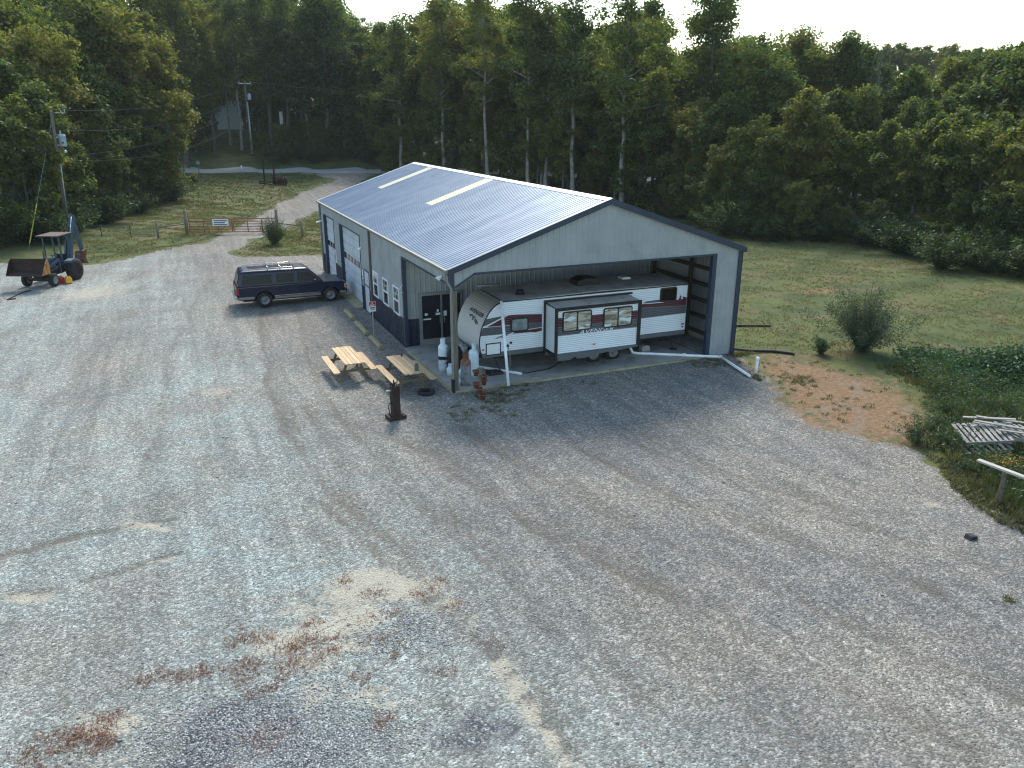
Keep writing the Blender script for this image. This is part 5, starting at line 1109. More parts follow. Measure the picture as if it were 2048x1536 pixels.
TREES = "-24.9,49.4,8.2,0,L;-23.4,48.6,7.9,3,L;-21.5,50.2,11.6,3,L;-19.6,48,11.6,3,L;-18.6,47.4,10.7,3,L;-17.7,50.1,11.5,0,L;-17.7,56,7,3,L;-16.4,56.7,6.9,3,L;-14.8,60.3,9.5,0,L;-13.5,62.1,6.8,3,L;-10.9,70.9,10.7,3,L;-8.9,75.1,10.8,3,L;-24.6,52.6,13.2,0,L;-23.6,54.2,15.3,3,L;-23,55.1,13.2,0,L;-22.5,57.4,12,0,L;-20.1,53.2,12.8,0,L;-19,56.9,14.9,3,L;-17.7,57.6,16.5,0,L;-16.9,65.9,16.2,0,L;-14.9,63.3,15.4,3,L;-13.8,68.2,12.8,0,L;-11.7,73.4,17.5,3,L;-10,77.5,16.8,3,L;-8,78.8,17,0,L;-25.9,65,20,1,L;-24.7,62.2,16.3,2,L;-22.5,62.1,17.6,1,L;-20.5,64,19.6,0,L;-18.8,65,17.7,1,L;-17.1,71.1,18.5,0,L;-14.6,74.2,22.5,1,L;-13,73.2,20.6,0,L;-11.6,83.1,18.5,2,L;-9.2,85.3,19.5,1,L;-28.1,78.6,24.2,1,L;-25.4,77.4,22.3,2,L;-23.3,76.8,22.3,1,L;-20.7,76.2,21,2,L;-18.5,81.7,21.6,2,L;-16.1,86,21.6,2,L;-12.5,89.6,25.2,2,L;-9.1,95.6,27.7,1,L;-5.5,103,27.3,2,L;-31.3,94.8,24.7,2,L;-27.9,94.7,24.9,0,L;-25.1,94.1,20.6,2,L;-20.8,92.6,26.2,2,L;-18.2,100.8,23.4,2,L;-15.2,102.2,24.6,2,L;-12.5,107.3,22.7,2,L;-7.4,111.2,27.8,2,L;-5.5,116.6,22.9,0,F;-3.4,113.2,22.6,1,F;-0.9,109,17.6,2,F;7.8,109.4,22.5,2,F;9.7,107,22.2,2,F;13.1,108,20.4,1,F;15.5,103.6,22.1,0,F;18.2,104.9,17.6,1,F;21.2,105.6,15.3,2,F;22.8,99.2,17.1,2,F;-4.2,124.5,22.3,0,F;-2.7,119.5,21,0,F;-0.3,120.4,19.2,0,F;11.2,120.6,20.9,2,F;13.4,114.3,22.9,1,F;16.5,118.9,21.5,2,F;17.1,110.3,20.5,2,F;19.4,109.4,23.5,2,F;21.8,112.7,17.9,2,F;24.1,109.2,17.9,1,F;26.9,108.3,16.8,2,F;-4.4,140.1,18.9,0,F;-1.3,133.6,20.9,2,F;2.2,135.9,23.7,2,F;4.4,135.1,20.6,0,F;6.2,132.6,20,0,F;9.9,131,23.7,2,F;12.4,131.2,18.6,2,F;16.1,130.9,21.3,0,F;18.7,126.5,19.7,2,F;22.4,126.9,21.5,2,F;24.7,124,16.8,0,F;27.5,123.5,15.9,2,F;30,121.3,15.7,0,F;-5,156.1,20.5,0,F;-1.6,151.2,24.8,2,F;1.1,146.8,20.1,0,F;5.4,151.7,24.7,0,F;9.1,149.1,22.7,0,F;12.3,145.1,24.3,0,F;14.3,141.6,22.9,0,F;17.7,144.2,24.6,2,F;20.7,139.1,22.6,2,F;24.7,140.5,23.1,2,F;27.6,136.2,17.7,2,F;32.1,137.9,15.9,2,F;33.9,134.3,14.8,2,F;-4.6,172.6,22.9,0,F;-1.4,175.4,21.4,0,F;2.3,167.9,20.1,0,F;6.4,173.5,22.4,0,F;9.4,169.2,22,0,F;11.9,164.8,19.6,0,F;16.2,162.4,19.8,0,F;20.9,160.8,21.5,0,F;25.6,160.1,19.7,0,F;30.3,158.9,21,0,F;35.1,160.5,16.2,0,F;38.7,157.1,15.5,0,F;-7.6,120.1,9.6,3,F;-5.8,131.4,7.2,3,F;-3.4,117.8,8.4,3,F;-1.1,125.6,7.8,3,F;6.2,115.1,9.8,3,F;7.9,118.2,8.3,3,F;10.3,114.1,9.3,3,F;11.4,113.7,9.1,3,F;13.9,117.2,10,3,F;15.9,114.7,5.6,3,F;18.4,118,7.5,3,F;19.1,109.8,7.3,3,F;21.6,116.6,6.2,3,F;22.1,109.7,10.3,3,F;23.5,107.3,8.6,3,F;27.2,109.8,8.7,3,F;1.9,115.5,20,1,F;3,109.6,22.1,1,F;-3.7,110.3,25.3,2,F;5.6,105.1,3.9,3,F;8.6,103.4,5.5,3,F;11.5,104.7,3.9,3,F;14,103.7,5.7,3,F;16,102.2,4.6,3,F;18.5,100.4,3.1,3,F;21.7,98.4,5.7,3,F;-9.4,114.6,4.9,3,F;-5.6,110.2,6,3,F;-4,110.6,6.4,3,F;20,83.2,7.4,3,M;23.2,78.5,10.5,3,M;24.7,71.8,10.8,3,M;27.4,67.5,11.3,3,M;29.3,63.1,10.3,3,M;30.2,57.7,10,0,M;31.5,53.7,11.1,0,M;34.3,51.9,6.4,3,M;34.5,47.8,10,0,M;35.1,43,10.5,3,M;36.4,39.7,5,3,M;35.8,34.3,5.5,3,M;35.2,30.8,7.1,0,M;19.8,99.1,10.1,3,M;20.8,89,11.6,0,M;23.8,83.2,14.6,3,M;26.2,75.3,19.7,0,M;28.9,73.1,17.2,0,M;30.2,67.2,17.1,0,M;32.1,62,17.6,3,M;33.8,57.3,16.8,0,M;36.4,53.9,15,3,M;37.5,51,15.8,0,M;37.3,45.2,13.2,0,M;38.1,40.2,10.5,0,M;38.2,35.4,10.5,0,M;20.9,103.4,10.3,0,M;23.4,92.7,19,0,M;26.8,86.7,17.9,0,M;28.3,81.2,19.4,0,M;31,79.8,21.8,0,M;32.6,74.8,19.1,0,M;33.7,69.5,19.7,0,M;36.5,66.6,17.6,0,M;37.6,61.7,15.5,2,M;39.7,58.1,18.1,2,M;40.1,52.7,18.3,2,M;41.6,47.9,12,0,M;42.3,43.9,12.6,2,M;23.3,109.8,13.9,2,M;26.2,99.8,17,0,M;29.5,95.4,20,0,M;32.3,90.9,21.6,2,M;34.9,85.9,21.8,2,M;37,79.9,21.3,2,M;39,77.1,20.1,0,M;41.3,74.1,20.9,2,M;42.8,70.6,18.2,0,M;45.1,65.8,17.3,2,M;45.1,59.7,20.3,0,M;47.3,55,14.7,2,M;47.8,49.7,13.5,2,M;26.8,121.3,16.4,0,M;30.8,112,16,0,M;34.4,103.1,22.5,2,M;37.7,96.4,18.7,0,M;41.6,92.6,21.5,0,M;44.2,87.1,20.4,0,M;47.1,81.7,20.8,0,M;49.5,76.9,19.9,0,M;52.6,73.7,21.6,0,M;53,67.6,16.5,0,M;54,63,14.2,0,M;54.9,57.6,17.3,2,M;29,57.1,22.1,1,M;31.5,51.7,22.6,1,M;30.6,57.5,17.4,1,M;30.6,56.4,20.2,1,M;23.8,71.3,21.4,1,M;26.6,63.6,22,1,M;33.3,44.4,20.2,1,M;20.6,80.3,19.7,1,M;34.5,32.1,5.4,3,R;35.4,27.4,6.2,3,R;37,23.5,5.4,3,R;39,21.6,3.3,3,R;41.3,19.7,3.9,3,R;42.8,16.6,3,3,R;41.8,13,5.1,3,R;40.7,9.5,5.5,3,R;41.9,8.2,6.7,3,R;40.7,5.5,7.4,3,R;38.6,37.1,11.6,3,R;37.1,29.2,10.3,3,R;40.5,27.9,11.3,0,R;43.2,26.2,8.2,0,R;44.4,23.2,8.8,0,R;44,19.1,8.7,0,R;45.2,17.3,9.7,0,R;44.4,13.8,10.4,3,R;43.9,10.3,10.9,0,R;42.6,45.8,13.7,0,R;42,40.1,12.5,2,R;43.1,37.3,14.8,0,R;44.8,35.1,13,2,R;48.2,32.6,11.5,0,R;50,30.6,11.7,2,R;51.3,26.5,10.6,2,R;49.3,22,10.7,0,R;51.7,20.2,12,0,R;51.6,18.1,13.6,0,R;52,15.9,13.5,0,R;47.3,51.7,15.5,2,R;46.4,44.7,14.8,0,R;48.9,41.7,15.2,0,R;53.9,41.3,15.9,0,R;55.8,37.4,13.4,2,R;57.2,34.7,10.9,0,R;58.9,33.4,13.3,0,R;58.1,28.2,12,0,R;60.2,26.7,12.3,0,R;58,22.7,14.5,2,R;59.9,21.2,14.6,0,R;53.7,61,17,0,R;54.9,56.5,16.1,0,R;55.5,52.4,17.9,0,R;59.5,49.9,17,0,R;65,48.5,13,0,R;65.6,44.1,14.3,0,R;67.7,40.7,13,0,R;68.5,36,14.6,0,R;68.8,32.1,15.8,0,R;71.2,30.6,15.2,0,R;71.1,26.9,17.1,0,R;64,73.2,18.4,0,R;65.3,67.8,18.8,2,R;67.7,63.7,17.7,0,R;72.8,62.7,17.8,2,R;76.2,59.6,14,2,R;80.7,55.7,13.3,0,R;81,49.1,15.2,2,R;83.7,47,14.9,0,R;83.7,43.4,16.4,2,R;85.3,39.4,16.1,0,R;88.5,37.1,18.2,0,R;41.8,42.9,21.3,2,R;43,44.5,23.7,1,R;52.2,42.7,17.3,2,R;55.1,39.4,16.7,2,R;58.8,39.9,16.2,2,R;55.8,34.7,16.3,4,R;120.1,114.3,10,0,H;112.8,102.4,11.9,0,H;116.2,102.2,11.2,0,H;120.8,104.9,11.3,0,H;128.1,107.4,9,0,H;123.1,100.2,12,0,H;140.2,113.5,11.8,0,H;130.9,102,11.5,0,H;139.3,105.4,9.8,0,H;131.6,96.1,11.4,0,H;141.1,100,9.7,0,H;137.5,93.7,11.2,0,H;147.7,99.5,9.2,0,H;153,100.6,9.7,0,H;159.7,102.2,10.5,0,H;148.5,92,9.4,0,H;29.1,112.4,6.9,3,M;35.2,117.1,7.9,3,M;35.7,101.4,9.2,3,M;41.4,103.9,7.7,3,M;44,101,8.8,3,M;46.7,91.8,10.2,3,M;46.4,82.1,12,3,M;51.3,83.7,10.8,3,M;49.8,69.5,11.8,3,M;57.8,77.1,10.7,3,M;56.5,65.7,12.6,3,M;54,57.5,12.6,3,M;53.6,56.3,11.1,3,R;60.1,57.9,10,3,R;55.8,47.1,10.3,3,R;62.5,49.8,11.2,3,R;66.6,46.6,10.8,3,R;68.3,44.5,10,3,R;65.2,37.1,10.6,3,R;68.8,34.9,10.5,3,R;69.2,31.4,10.3,3,R;67,27.1,11.1,3,R;73.3,27.3,10.7,3,R"
SHRUBS = "-19.8,45.3,2.5;-19.2,46,2.1;-18,46.1,2.7;-16.9,45.1,2.9;-16,51.1,3.4;-15.4,53.9,1.8;-14,55.3,3.1;-13,58.6,1.8;-11.3,62.2,2.2;-10.4,67.2,1.8;-8.1,69.8,2.7;32.9,27.2,3.0;33.4,24.6,2.1;34.6,23.5,2.2;37.2,24.6,1.7;37.9,22.6,2.7;38.6,21.9,2.0;39.6,19.5,2.2;40,17.8,2.1;38.9,15.1,2.7;39.1,13.6,1.8;36.8,10.2,2.8;39.1,10.2,1.6;37.7,7.9,1.7;38.9,7.6,2.9;38.5,5.9,2.6;6.2,102,1.5;7.9,99.9,2.1;10.5,100.4,1.9;12.1,98.7,2.2;14.1,98.5,2.3;16.3,97.8,1.3;18.1,97.3,1.4;19.5,94.9,2.3;21.7,94.9,1.8"
specs = {0: [(12, 1), (15, 2), (13, 3), (11, 4), (17, 14)], 1: [(20, 5), (22, 6), (21, 7)], 2: [(19, 8), (21, 9), (18, 15)], 3: [(8, 10), (9, 11), (7, 12)], 4: [(13, 13)]}
proto = {}
for kd, L_ in specs.items():
    for H_, sd_ in L_:
        V, Q, LV, LQ = make_tree(kd, H_, sd_)
        bark = 'bark_pale' if kd == 1 else 'bark'
        me = fastmesh('trunk', V, Q, bark, smooth=True).data; bpy.data.objects.remove(bpy.data.objects['trunk'])
        le = None
        if LV is not None: le = fastmesh('crown', LV, LQ, 'leaf').data; bpy.data.objects.remove(bpy.data.objects['crown'])
        proto.setdefault(kd, []).append((H_, me, le))
ZN = {'L': 'left woods', 'F': 'far woods', 'M': 'woods behind shed', 'R': 'right woods', 'H': 'skyline hill'}
GN = {'L': 'trees in the woods left of the lawn', 'F': 'trees beyond the far road', 'M': 'trees behind the shed', 'R': 'trees beyond the right field', 'H': 'trees on the far hill'}
KN = {0: ('broadleaf_tree', 'rounded leafy tree'), 1: ('tall_tree', 'slim bare-trunked tree'), 2: ('tall_tree', 'open-crowned tree'), 3: ('understory_tree', 'bushy low-leafed tree'), 4: ('dead_tree', 'bare dead tree')}
TR_ = [t.split(',') for t in TREES.split(';')]
cnt = {}; tl = []
for xs_, ys_, hs_, kd, zn in TR_:
    x, y, h, kd = float(xs_), float(ys_), float(hs_), int(kd)
    dx, dy = x-SX, y-SY; s_ = dx*FY-dy*FX; d_ = dx*FX+dy*FY; tl.append((x, y, h, kd, zn, s_/d_, d_))
bykey = {}
for t in tl: bykey.setdefault((t[3], t[4]), []).append(t)
for (kd, zn), L_ in bykey.items():
    L_.sort(key=lambda t: t[6]); nearh = len(L_)//3
    for i, (x, y, h, _, _, a_, d_) in enumerate(L_):
        ps_ = proto[kd]; j = min(range(len(ps_)), key=lambda q: abs(ps_[q][0]-h)+R.uniform(0, 4)); H_, me, le = ps_[j]
        row = 'front edge' if i < nearh else ('middle rows' if i < 2*nearh else 'back rows')
        size = 'short ' if h < 9 else ('very tall ' if h > 20 else ('tall ' if h > 15 else 'mid-height '))
        
        side = sorted(L_, key=lambda t: t[5]).index(L_[i])/max(1, len(L_)-1); side = 'far left' if side < .17 else 'left' if side < .38 else 'centre' if side < .62 else 'right' if side < .83 else 'far right'
        lab_ = f'{size}{KN[kd][1]}, {row}, {side} of the {ZN[zn]}' if len(L_) > 1 else f'{KN[kd][1]} in the {ZN[zn]}'
        r = thing(KN[kd][0], lab_, 'tree', (x, y, zat(x, y)-.1), R.uniform(0, 6.28), GN[zn]); k = h/H_; kk = min(max(k, .7), 1.35); r.scale = (k*R.uniform(.9, 1.12)*(kk/k)**.3, k*R.uniform(.9, 1.12)*(kk/k)**.3, k)
        for nm_, me_ in (('trunk', me), ('crown', le)):
            if me_ is None: continue
            o = bpy.data.objects.new(nm_, me_); COL.objects.link(o); o.parent = r
# shrubs
def make_shrub(seed, H, n, sz, spread=1.0, up=.35, droop=0):
    rng = np.random.default_rng(seed); P = []
    nst = 60; tips = []
    for i in range(nst):
        az = rng.random()*6.28; el = math.radians(35+50*rng.random()); ln = H*(.55+.5*rng.random())
        tips.append((az, el, ln))
    tips = np.array(tips); pick = rng.integers(0, nst, n); t = rng.random(n)**.6
    az, el, ln = tips[pick].T; r = ln*t
    X = np.cos(az)*np.cos(el)*r*spread; Y = np.sin(az)*np.cos(el)*r*spread; Z = np.sin(el)*r+.03
    P = np.stack([X, Y, Z], 1)+rng.normal(0, .045*H, (n, 3)); P[:, 2] = np.maximum(P[:, 2], .02)
    return leaves_np(P, sz, rng, up, .5)
shm = []
for sd_ in (21, 22, 23):
    V, Q = make_shrub(sd_, 2.6, 4200, .17, 1.15); o = fastmesh('shrub', V, Q, 'leaf_shrub'); shm.append(o.data); bpy.data.objects.remove(o)
for i, tt in enumerate(SHRUBS.split(';')):
    x, y, h = map(float, tt.split(',')); o = bpy.data.objects.new('shrub', shm[i % 3]); COL.objects.link(o); o.location = (x, y, zat(x, y)-.05); o.rotation_euler = (0, 0, R.uniform(0, 6)); k = h/2.6; o.scale = (k*R.uniform(1, 1.4), k*R.uniform(1, 1.4), k)
    wh = 'below the woods left of the lawn' if x < -8 else ('on the bank beyond the road' if y > 80 else 'at the edge of the woods beyond the field')
    tag(o, f"{'large' if h > 2.4 else 'small'} dark green shrub {wh}", 'shrub', 'shrubs at the woodland edge')
def bush(name, x, y, V, Q, V2, Q2, label, leafm, woodm='bark', rz=0):
    b = thing(name, label, 'bush', (x, y, zat(x, y)-.03), rz); fastmesh('foliage', V, Q, leafm, parent=b); fastmesh('stem', V2, Q2, woodm, parent=b)
def stems(seed, H, n=34, sp=.8):
    rng = np.random.default_rng(seed); segs = []
    for i in range(n):
        az = rng.random()*6.28; el = math.radians(42+45*rng.random()); l = H*(.7+.45*rng.random()); d = np.array([math.cos(az)*math.cos(el)*sp, math.sin(az)*math.cos(el)*sp, math.sin(el)])
        segs.append(([d*0, d*l*.5+rng.normal(0, .03, 3), d*l+rng.normal(0, .06, 3)], [.018, .012, .005]))
    return tubes_np(segs, 4)
V, Q = make_shrub(31, 2.6, 18000, .075, 1.2, .2); V2, Q2 = stems(31, 2.6, 60); bush('willow_bush', 17.3, -1.9, V, Q, V2, Q2, 'round grey-green willow bush standing alone on the field edge', 'leaf_willow')
V, Q = make_shrub(32, 2.2, 7000, .085, .75, .1); V2, Q2 = stems(32, 2.3, 46, .7); bush('gate_bush', -1.55, 36.9, V, Q, V2, Q2, 'spiky green bush in front of the right end of the red gate', 'leaf_shrub')
V, Q = make_shrub(33, .8, 1500, .08, 1.1); V2, Q2 = stems(33, .7, 14); bush('small_bush', 15.5, -1.55, V, Q, V2, Q2, 'knee-high green bush left of the willow bush', 'leaf_shrub')
# big leafy bush at the left edge, in front of the woods
V, Q = make_shrub(34, 5.2, 26000, .17, .95, .3); V2, Q2 = stems(34, 5, 40); bush('broad_bush', -20.6, 42.6, V, Q, V2, Q2, 'large sunlit bush at the left edge beside the slanting guy wire', 'leaf')
# ------------------------------------------------------------------ weeds, grass, stones
def pts_in(poly, n, rng, soft=0):
    P = np.array(poly); lo, hi = P.min(0), P.max(0); out = []
    tot = 0
    while tot < n:
        q = lo+(hi-lo)*rng.random((n*3, 2)); s_ = sdp(q[:, 0], q[:, 1], poly); q = q[s_ > rng.random(len(q))*soft]; out.append(q); tot += len(q)
    return np.concatenate(out)[:n]
def zats(P): return np.array([zat(a, b) for a, b in P])
def blades(P, z, h, w, rng, lean=.4, per=1):
    n = len(P)*per; B = np.repeat(np.column_stack([P, z]), per, 0); B[:, :2] += rng.normal(0, .05, (n, 2)); az = rng.random(n)*6.28; hh = np.repeat(h, per)*(.5+.7*rng.random(n)); ln = hh*lean*rng.random(n)*2
    d = np.column_stack([np.cos(az), np.sin(az)]); pr_ = np.column_stack([-d[:, 1], d[:, 0], np.zeros(n)])*w*.5
    mid = B+np.column_stack([d*ln[:, None]*.35, hh*.6]); tip = B+np.column_stack([d*ln[:, None], hh])
    V = np.stack([B-pr_, B+pr_, mid+pr_*.7, tip, mid-pr_*.7], 1).reshape(-1, 3); b = np.arange(n)*5
    Q = np.concatenate([np.stack([b, b+1, b+2, b+4], 1), np.stack([b+4, b+2, b+3, b+3], 1)])
    return V, Q
def blades_tri(P, z, h, w, rng, lean=.4, per=1):
    n = len(P)*per; B = np.repeat(np.column_stack([P, z]), per, 0); B[:, :2] += rng.normal(0, .06, (n, 2)); az = rng.random(n)*6.28; hh = np.repeat(h, per)*(.5+.7*rng.random(n)); ln = hh*lean*rng.random(n)*2
    d = np.column_stack([np.cos(az), np.sin(az)]); pr_ = np.column_stack([-d[:, 1], d[:, 0], np.zeros(n)])*w*.5
    tip = B+np.column_stack([d*ln[:, None], hh]); V = np.stack([B-pr_, B+pr_, tip], 1).reshape(-1, 3); return V, np.arange(3*n).reshape(-1, 3)
rng = np.random.default_rng(55)
WEED = [(16.0,-3.6),(15.4,-5.2),(14.9,-6.8),(13.4,-8.6),(12.0,-9.4),(11.2,-9.9),(10.5,-11.4),(9.7,-12.8),(9.3,-14.2),(9.5,-18),(20,-18),(23,-9),(20.5,-4.6),(18.6,-3.2)]
P = pts_in(WEED, 5200, rng, .8); h = (.15+.5*rng.random(len(P))**2)*np.where(P[:, 1] > -8.2, .5, 1.0); V, Q = blades_tri(P, zats(P), h, .022, rng, .55, 15)
tag(fastmesh('tall_weeds', V, Q, 'weed', nside=3), 'tangled tall weeds around the pallets at the right', 'weeds', kind='stuff')
P = pts_in(WEED, 2300, rng, 1.0); c = np.repeat(np.column_stack([P, zats(P)]), 12, 0); c += rng.normal(0, .11, c.shape); c[:, 2] = c[:, 2]+.15+.4*rng.random(len(c)); V, Q = leaves_np(c, .085, rng, .4, .5)
tag(fastmesh('leafy_weeds', V, Q, 'weed_leaf'), 'broad-leaved weeds among the tall grass by the pallets', 'weeds', kind='stuff')
P = np.concatenate([rng.normal((14.6,-12.4), (.35,.3), (22, 2)), rng.normal((11.2,-12.6), (.3,.2), (16, 2)), rng.normal((15.0,-11.0), (.3,.3), (16, 2))]); c = np.repeat(np.column_stack([P, zats(P)+.65]), 16, 0)+rng.normal(0, .07, (len(P)*16, 3)); V, Q = leaves_np(c, .045, rng)
tag(fastmesh('goldenrod', V, Q, 'goldenrod'), 'orange-yellow goldenrod blooms in the weeds below the pallets', 'flowers', kind='stuff')
CORN = [(17.8,-3.0),(20,-3.6),(24,-4.4),(25,-8),(19.5,-6.5),(17.0,-4.4)]
P = pts_in(CORN, 900, rng, 1.2); c = np.repeat(np.column_stack([P, zats(P)]), 14, 0); c += rng.normal(0, .13, c.shape); c[:, 2] += .12+.38*rng.random(len(c)); V, Q = leaves_np(c, .15, rng, .5, .42); tag(fastmesh('bank_plants', V, Q, 'weed_leaf'), 'bright green broad-bladed plants along the bank right of the willow bush', 'weeds', kind='stuff')
# tufts on the field, lawn and verge
def tufts(name, poly, n, h0, label, w=.03, per=5, mt='grass', soft=.6, lean=.7):
    P = pts_in(poly, n, rng, soft); nz = np.sin(P[:, 0]*.9+2.1*np.sin(P[:, 1]*.53))*np.sin(P[:, 1]*1.1+1.7*np.sin(P[:, 0]*.41+1))+.5*np.sin(P[:, 0]*2.7+P[:, 1]*1.9); P = P[nz+rng.normal(0, .45, len(P)) > -.25]; h = h0*(.5+rng.random(len(P))); V, Q = blades_tri(P, zats(P), h, w, rng, lean, per); tag(fastmesh(name, V, Q, mt, nside=3), label, 'grass', kind='stuff')
tufts('field_grass', [(12.6,-.8),(13.2,24),(20,32),(33,40),(40,24),(40,2),(30,-8),(23,-6),(18,-2.8),(15.8,-3.6),(14.2,-1.0)], 26000, .07, 'short rough grass on the field right of the shed', .035, 5, soft=1.5)
tufts('verge_grass', [(-8.5,37.6),(-6.9,40.4),(-5.2,44.4),(-2,53),(2,64),(-9,70),(-13.5,62),(-15,50),(-17.5,41),(-13.9,33.4),(-12,35.5)], 11000, .09, 'lawn grass left of the driveway', .05, 5, soft=1.2)
tufts('far_lawn_grass', [(-12,61),(2,64),(7,72),(10.5,78),(11,86),(8,90),(-11,97),(-12,80)], 7000, .12, 'lawn grass between the gate and the far road', .09, 4, soft=1.5)
tufts('island_grass', [(-4.4,32.4),(-1.9,31.6),(.8,31.3),(6,32),(9,60),(4,54),(.8,46.2),(-1.2,42.2),(-3.4,37.2),(-4.6,34)], 7000, .10, 'grass island beside the gate bush', .05, 5, soft=2)
tufts('dirt_grass', [(11.6,-1.5),(13.5,-1.0),(15,-2.6),(15.4,-5),(13.6,-8.6),(11.8,-9.6),(10.2,-7),(9.6,-5.6),(10.6,-3.4)], 150, .08, 'sparse grass tufts on the reddish dirt patch', .025, 16, 'weed', .3)
wb = []
for sd_ in (41, 42, 43):
    V, Q = make_shrub(sd_, 1.0, 2600, .06, 1.2, .2); o = fastmesh('weed_bush', V, Q, 'leaf_shrub'); wb.append(o.data); bpy.data.objects.remove(o)
for i, (x, y, h, lb) in enumerate(((11.35,-9.75,.75,'low green bush at the gravel edge left of the pallets'),(11.75,-10.35,.6,'small bush under the left corner of the lower pallet'),(12.6,-9.3,.7,'bush behind the pallet heap'),(13.9,-8.6,.8,'bush between the dirt patch and the pallet heap'),
        (15.3,-7.2,.9,'dark bush on the bank above the pallets'),(16.6,-6.4,1.0,'dark bush on the bank below the willow bush'),(17.9,-7.4,1.1,'dark bush on the right bank at the picture edge'),(15.9,-9.2,1.0,'bush right of the loose boards'),(16.9,-4.9,.7,'low bush just below the bright bank plants'),
        (11.4,-12.3,.7,'bush behind the board rail'),(12.6,-12.6,.9,'bush between the rail and the pallets'),(10.8,-11.7,.45,'small bush on the gravel edge left of the rail'),(13.9,-12.9,.9,'bush at the right edge under the goldenrod'),(10.6,-14.6,.7,'bush below the rail at the bottom of the weed bank'))):
    o = bpy.data.objects.new('weed_bush', wb[i % 3]); COL.objects.link(o); o.location = (x, y, zat(x, y)-.03); o.rotation_euler = (0, 0, R.uniform(0, 6)); o.scale = (h*1.3, h*1.3, h); tag(o, lb, 'bush', 'bushes among the weeds at the right')
def edge_tufts():
    q = np.concatenate([rng.random((26000, 2))*(34, 56)+(-22, -18+32), rng.random((30000, 2))*(9, 22)+(8.5, -20)]); d = sdp(q[:, 0], q[:, 1], GRAVEL); dd_ = sdp(q[:, 0], q[:, 1], DIRT)
    far = q[:, 1] > 12; keep = (d < .15) & (d > np.where(far, -1.6, -1.1)) & (dd_ < -1.0) & ~((q[:, 0] > -.3) & (q[:, 0] < 13) & (q[:, 1] > 0) & (q[:, 1] < 25)) & ~((q[:, 1] > -.6) & (q[:, 1] < 8) & (q[:, 0] < 12)); P = q[keep]; h = np.where(P[:, 1] > 12, .09, .13)*(.4+rng.random(len(P)))
    V, Q = blades_tri(P, zats(P), h, .03, rng, .9, 7); tag(fastmesh('edge_grass', V, Q, 'weed', nside=3), 'ragged grass and weeds along the edges of the gravel', 'grass', kind='stuff')
edge_tufts()
# russet weeds on the gravel
RW = [(-11.0,-13.3,.34,50),(-10.7,-13.05,.2,18),(-10.4,-13.4,.12,16),(-10.3,-12.9,.12,12),(-9.8,-12.1,.14,14),(-9.0,-12.2,.13,16),(-9.3,-12.25,.1,10),(-8.2,-12.4,.15,22),(-8.15,-11.55,.13,14),(-7.9,-11.7,.12,12),(-8.3,-12.7,.12,12),(-8.0,-13.2,.12,14),(-7.4,-12.3,.16,24),(-7.15,-12.1,.12,14),(-6.7,-12.6,.12,12),(-7.3,-12.7,.14,14),(-5.6,-11.1,.10,9),(-4.7,-11.5,.14,9),(-4.3,-11.2,.12,9),(-6.0,-10.4,.08,6),(-5.8,-12.6,.14,10),(-6.3,-13.6,.12,9),(-6.3,-14.6,.12,12),(-8.1,-14.3,.18,22),(-10.7,-13.1,.15,16),(-5.7,-13.1,.14,8),(-4.2,-12.1,.10,7),(-6.9,-11.6,.1,7),(-7.6,-12.9,.12,10),(-5.3,-11.9,.1,6),(-6.6,-12.2,.12,8),(-5.9,-11.9,.1,5),(-3.9,-13.6,.1,5),(-5.0,-13.9,.12,6)]
P = np.concatenate([rng.normal((a, b), (r*1.2, r*.9), (max(4, int(n*1.5)), 2)) for a, b, r, n in RW]+[rng.normal((-6.6,-12.2), (1.5,.9), (70, 2))])
V, Q = blades_tri(P, zats(P), np.full(len(P), .045), .013, rng, 1.8, 7); tag(fastmesh('russet_weeds', V, Q, 'redweed', nside=3), 'low russet weeds scattered over the pale patches of the gravel', 'weeds', kind='stuff')
P = np.concatenate([rng.normal((a, b), (r, r), (n, 2)) for a, b, r, n in ((1.2,-.9,.5,26),(2.6,-.45,.5,14),(.4,-2.0,.6,14),(1.6,-1.6,.5,10),(4,-.5,.6,8),(-.2,-2.4,.4,8),(10.4,-.4,.5,26),(11,-1,.4,16),(12.2,-3.9,.35,26),(8.8,-15.4,.2,6),(8.3,-15.9,.2,8),(9.0,-16.6,.2,8),(6.2,-16.4,.08,3),(10.9,-2.9,.2,12))])
V, Q = blades_tri(P, zats(P), np.full(len(P), .10), .02, rng, .9, 22); tag(fastmesh('gravel_weeds', V, Q, 'weed', nside=3), 'small green and brown weeds at the slab and gravel edge', 'weeds', kind='stuff')
# loose stones over the near gravel
def stones(name, P, s, label, mt='stone'):
    n = len(P); ico = np.array([(0,0,1),(.89,0,.45),(.28,.85,.45),(-.72,.53,.45),(-.72,-.53,.45),(.28,-.85,.45),(0,0,-.3)]); F = np.array([(0,1,2),(0,2,3),(0,3,4),(0,4,5),(0,5,1),(1,6,2),(2,6,3),(3,6,4),(4,6,5),(5,6,1)])
    V = ico[None]*(s[:, None, None]*np.stack([1+.5*rng.random(n), .8+.4*rng.random(n), .45+.4*rng.random(n)], 1)[:, None, :]); V = V+rng.normal(0, .12, V.shape)*s[:, None, None]
    a = rng.random(n)*6.28; ca, sa = np.cos(a)[:, None], np.sin(a)[:, None]; V = np.stack([V[:, :, 0]*ca-V[:, :, 1]*sa, V[:, :, 0]*sa+V[:, :, 1]*ca, V[:, :, 2]], 2)+np.column_stack([P, zats(P)])[:, None, :]
    Q = (F[None]+7*np.arange(n)[:, None, None]).reshape(-1, 3); tag(fastmesh(name, V.reshape(-1, 3), Q, mt, nside=3), label, 'stones', kind='stuff')
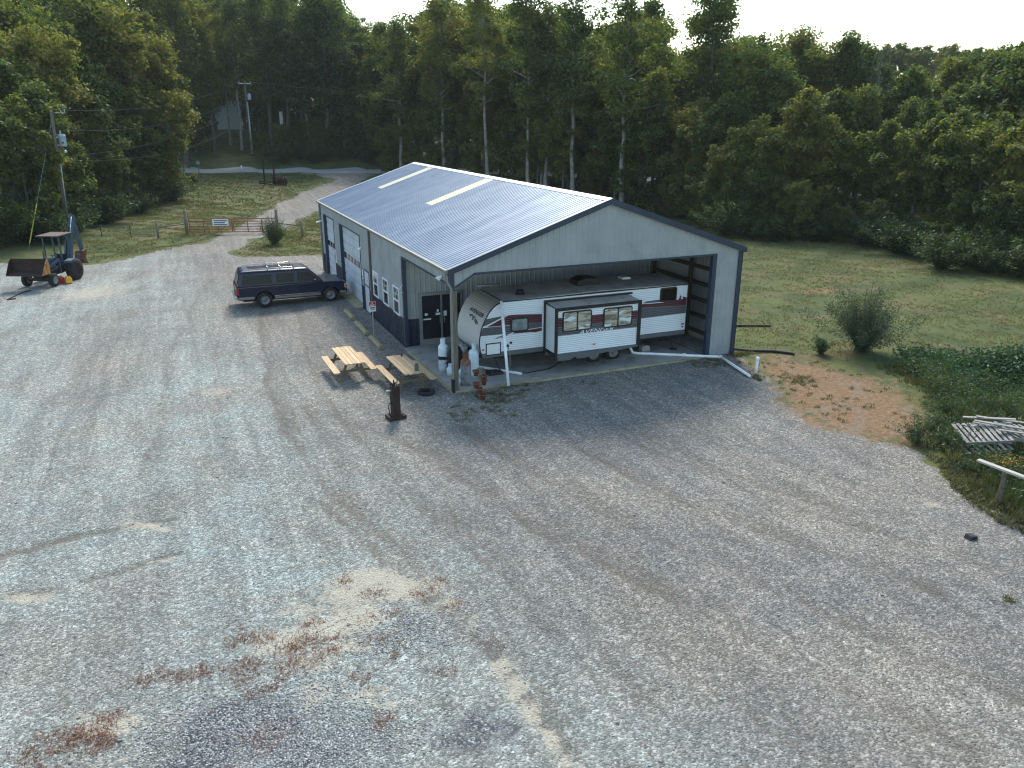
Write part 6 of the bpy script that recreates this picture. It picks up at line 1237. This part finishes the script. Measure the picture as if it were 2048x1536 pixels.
def stonemat():
    n = NT('loose_stones'); gi = n.n('NewGeometry'); c = n.mix(n.math('POWER', gi.outputs['Random Per Island'], 1.6), (.15, .155, .16), (.50, .50, .48)); return n.fin(c, .85, 0, .3)
M_['stones'] = stonemat()
P = pts_in([(-14,-15),(-13,-6),(-8,-2),(9,-3),(9.2,-8),(9.2,-14),(5,-20),(-6,-20)], 30000, rng); s = .008+.012*rng.random(len(P))**3
Pc = np.concatenate([rng.normal((-8.3,-13.9), (.8,.5), (5000, 2)), rng.normal((-7.3,-14.9), (.7,.4), (3500, 2)), rng.normal((-5.2,-12.6), (.6,.5), (1200, 2))]); sc = .010+.012*rng.random(len(Pc))
Pb = pts_in([(-14,-12),(-13,10),(-6,14),(-3,2),(9,-3),(8.6,-12),(4,-18),(-6,-18)], 500, rng); sb = .018+.022*rng.random(len(Pb))**2
stones('gravel_stones', np.concatenate([P, Pc, Pb]), np.concatenate([s, sc, sb]), 'loose grey and pale stones scattered over the gravel', 'stones')
# ------------------------------------------------------------------ haze
def haze():
    m = MB(); m.box(-150, -60, -3, 260, 330, 60); o = m.build('haze', 'white'); o.data.materials.clear()
    mt = bpy.data.materials.new('thin_haze'); mt.use_nodes = True; t = mt.node_tree; t.nodes.clear()
    v = t.nodes.new('ShaderNodeVolumePrincipled'); v.inputs['Density'].default_value = .00016; v.inputs['Color'].default_value = (.86, .93, 1, 1); v.inputs['Anisotropy'].default_value = .2
    ou = t.nodes.new('ShaderNodeOutputMaterial'); t.links.new(v.outputs[0], ou.inputs['Volume']); o.data.materials.append(mt)
    tag(o, 'thin pale haze over the whole site', 'haze', kind='stuff')
haze(); S.cycles.volume_bounces = 0
# ------------------------------------------------------------------ labels that still coincide get their order across the picture
ORD = ['leftmost', 'second from left', 'third from left', 'fourth from left', 'fifth from left', 'sixth from left', 'seventh from left']
same = {}
for o in bpy.data.objects:
    if o.parent is None and o.get('label') and o.get('kind') is None: same.setdefault(o['label'], []).append(o)
def lateral(o):
    p = o.location if o.location.length > .01 or o.type != 'MESH' else sum((Vector(c) for c in o.bound_box), Vector())/8
    dx, dy = p.x-SX, p.y-SY; return (dx*FY-dy*FX)/max(1, dx*FX+dy*FY)
for lb, os_ in same.items():
    n = len(os_)
    if n < 2: continue
    os_.sort(key=lateral)
    for i, o in enumerate(os_):
        if n == 2: t = ('left one', 'right one')[i]
        elif i == n-1: t = 'rightmost'
        elif n-i <= 3 and n > 4: t = {2: 'second from right', 3: 'third from right'}[n-i]
        else: t = ORD[min(i, 6)]
        o['label'] = lb+', '+t
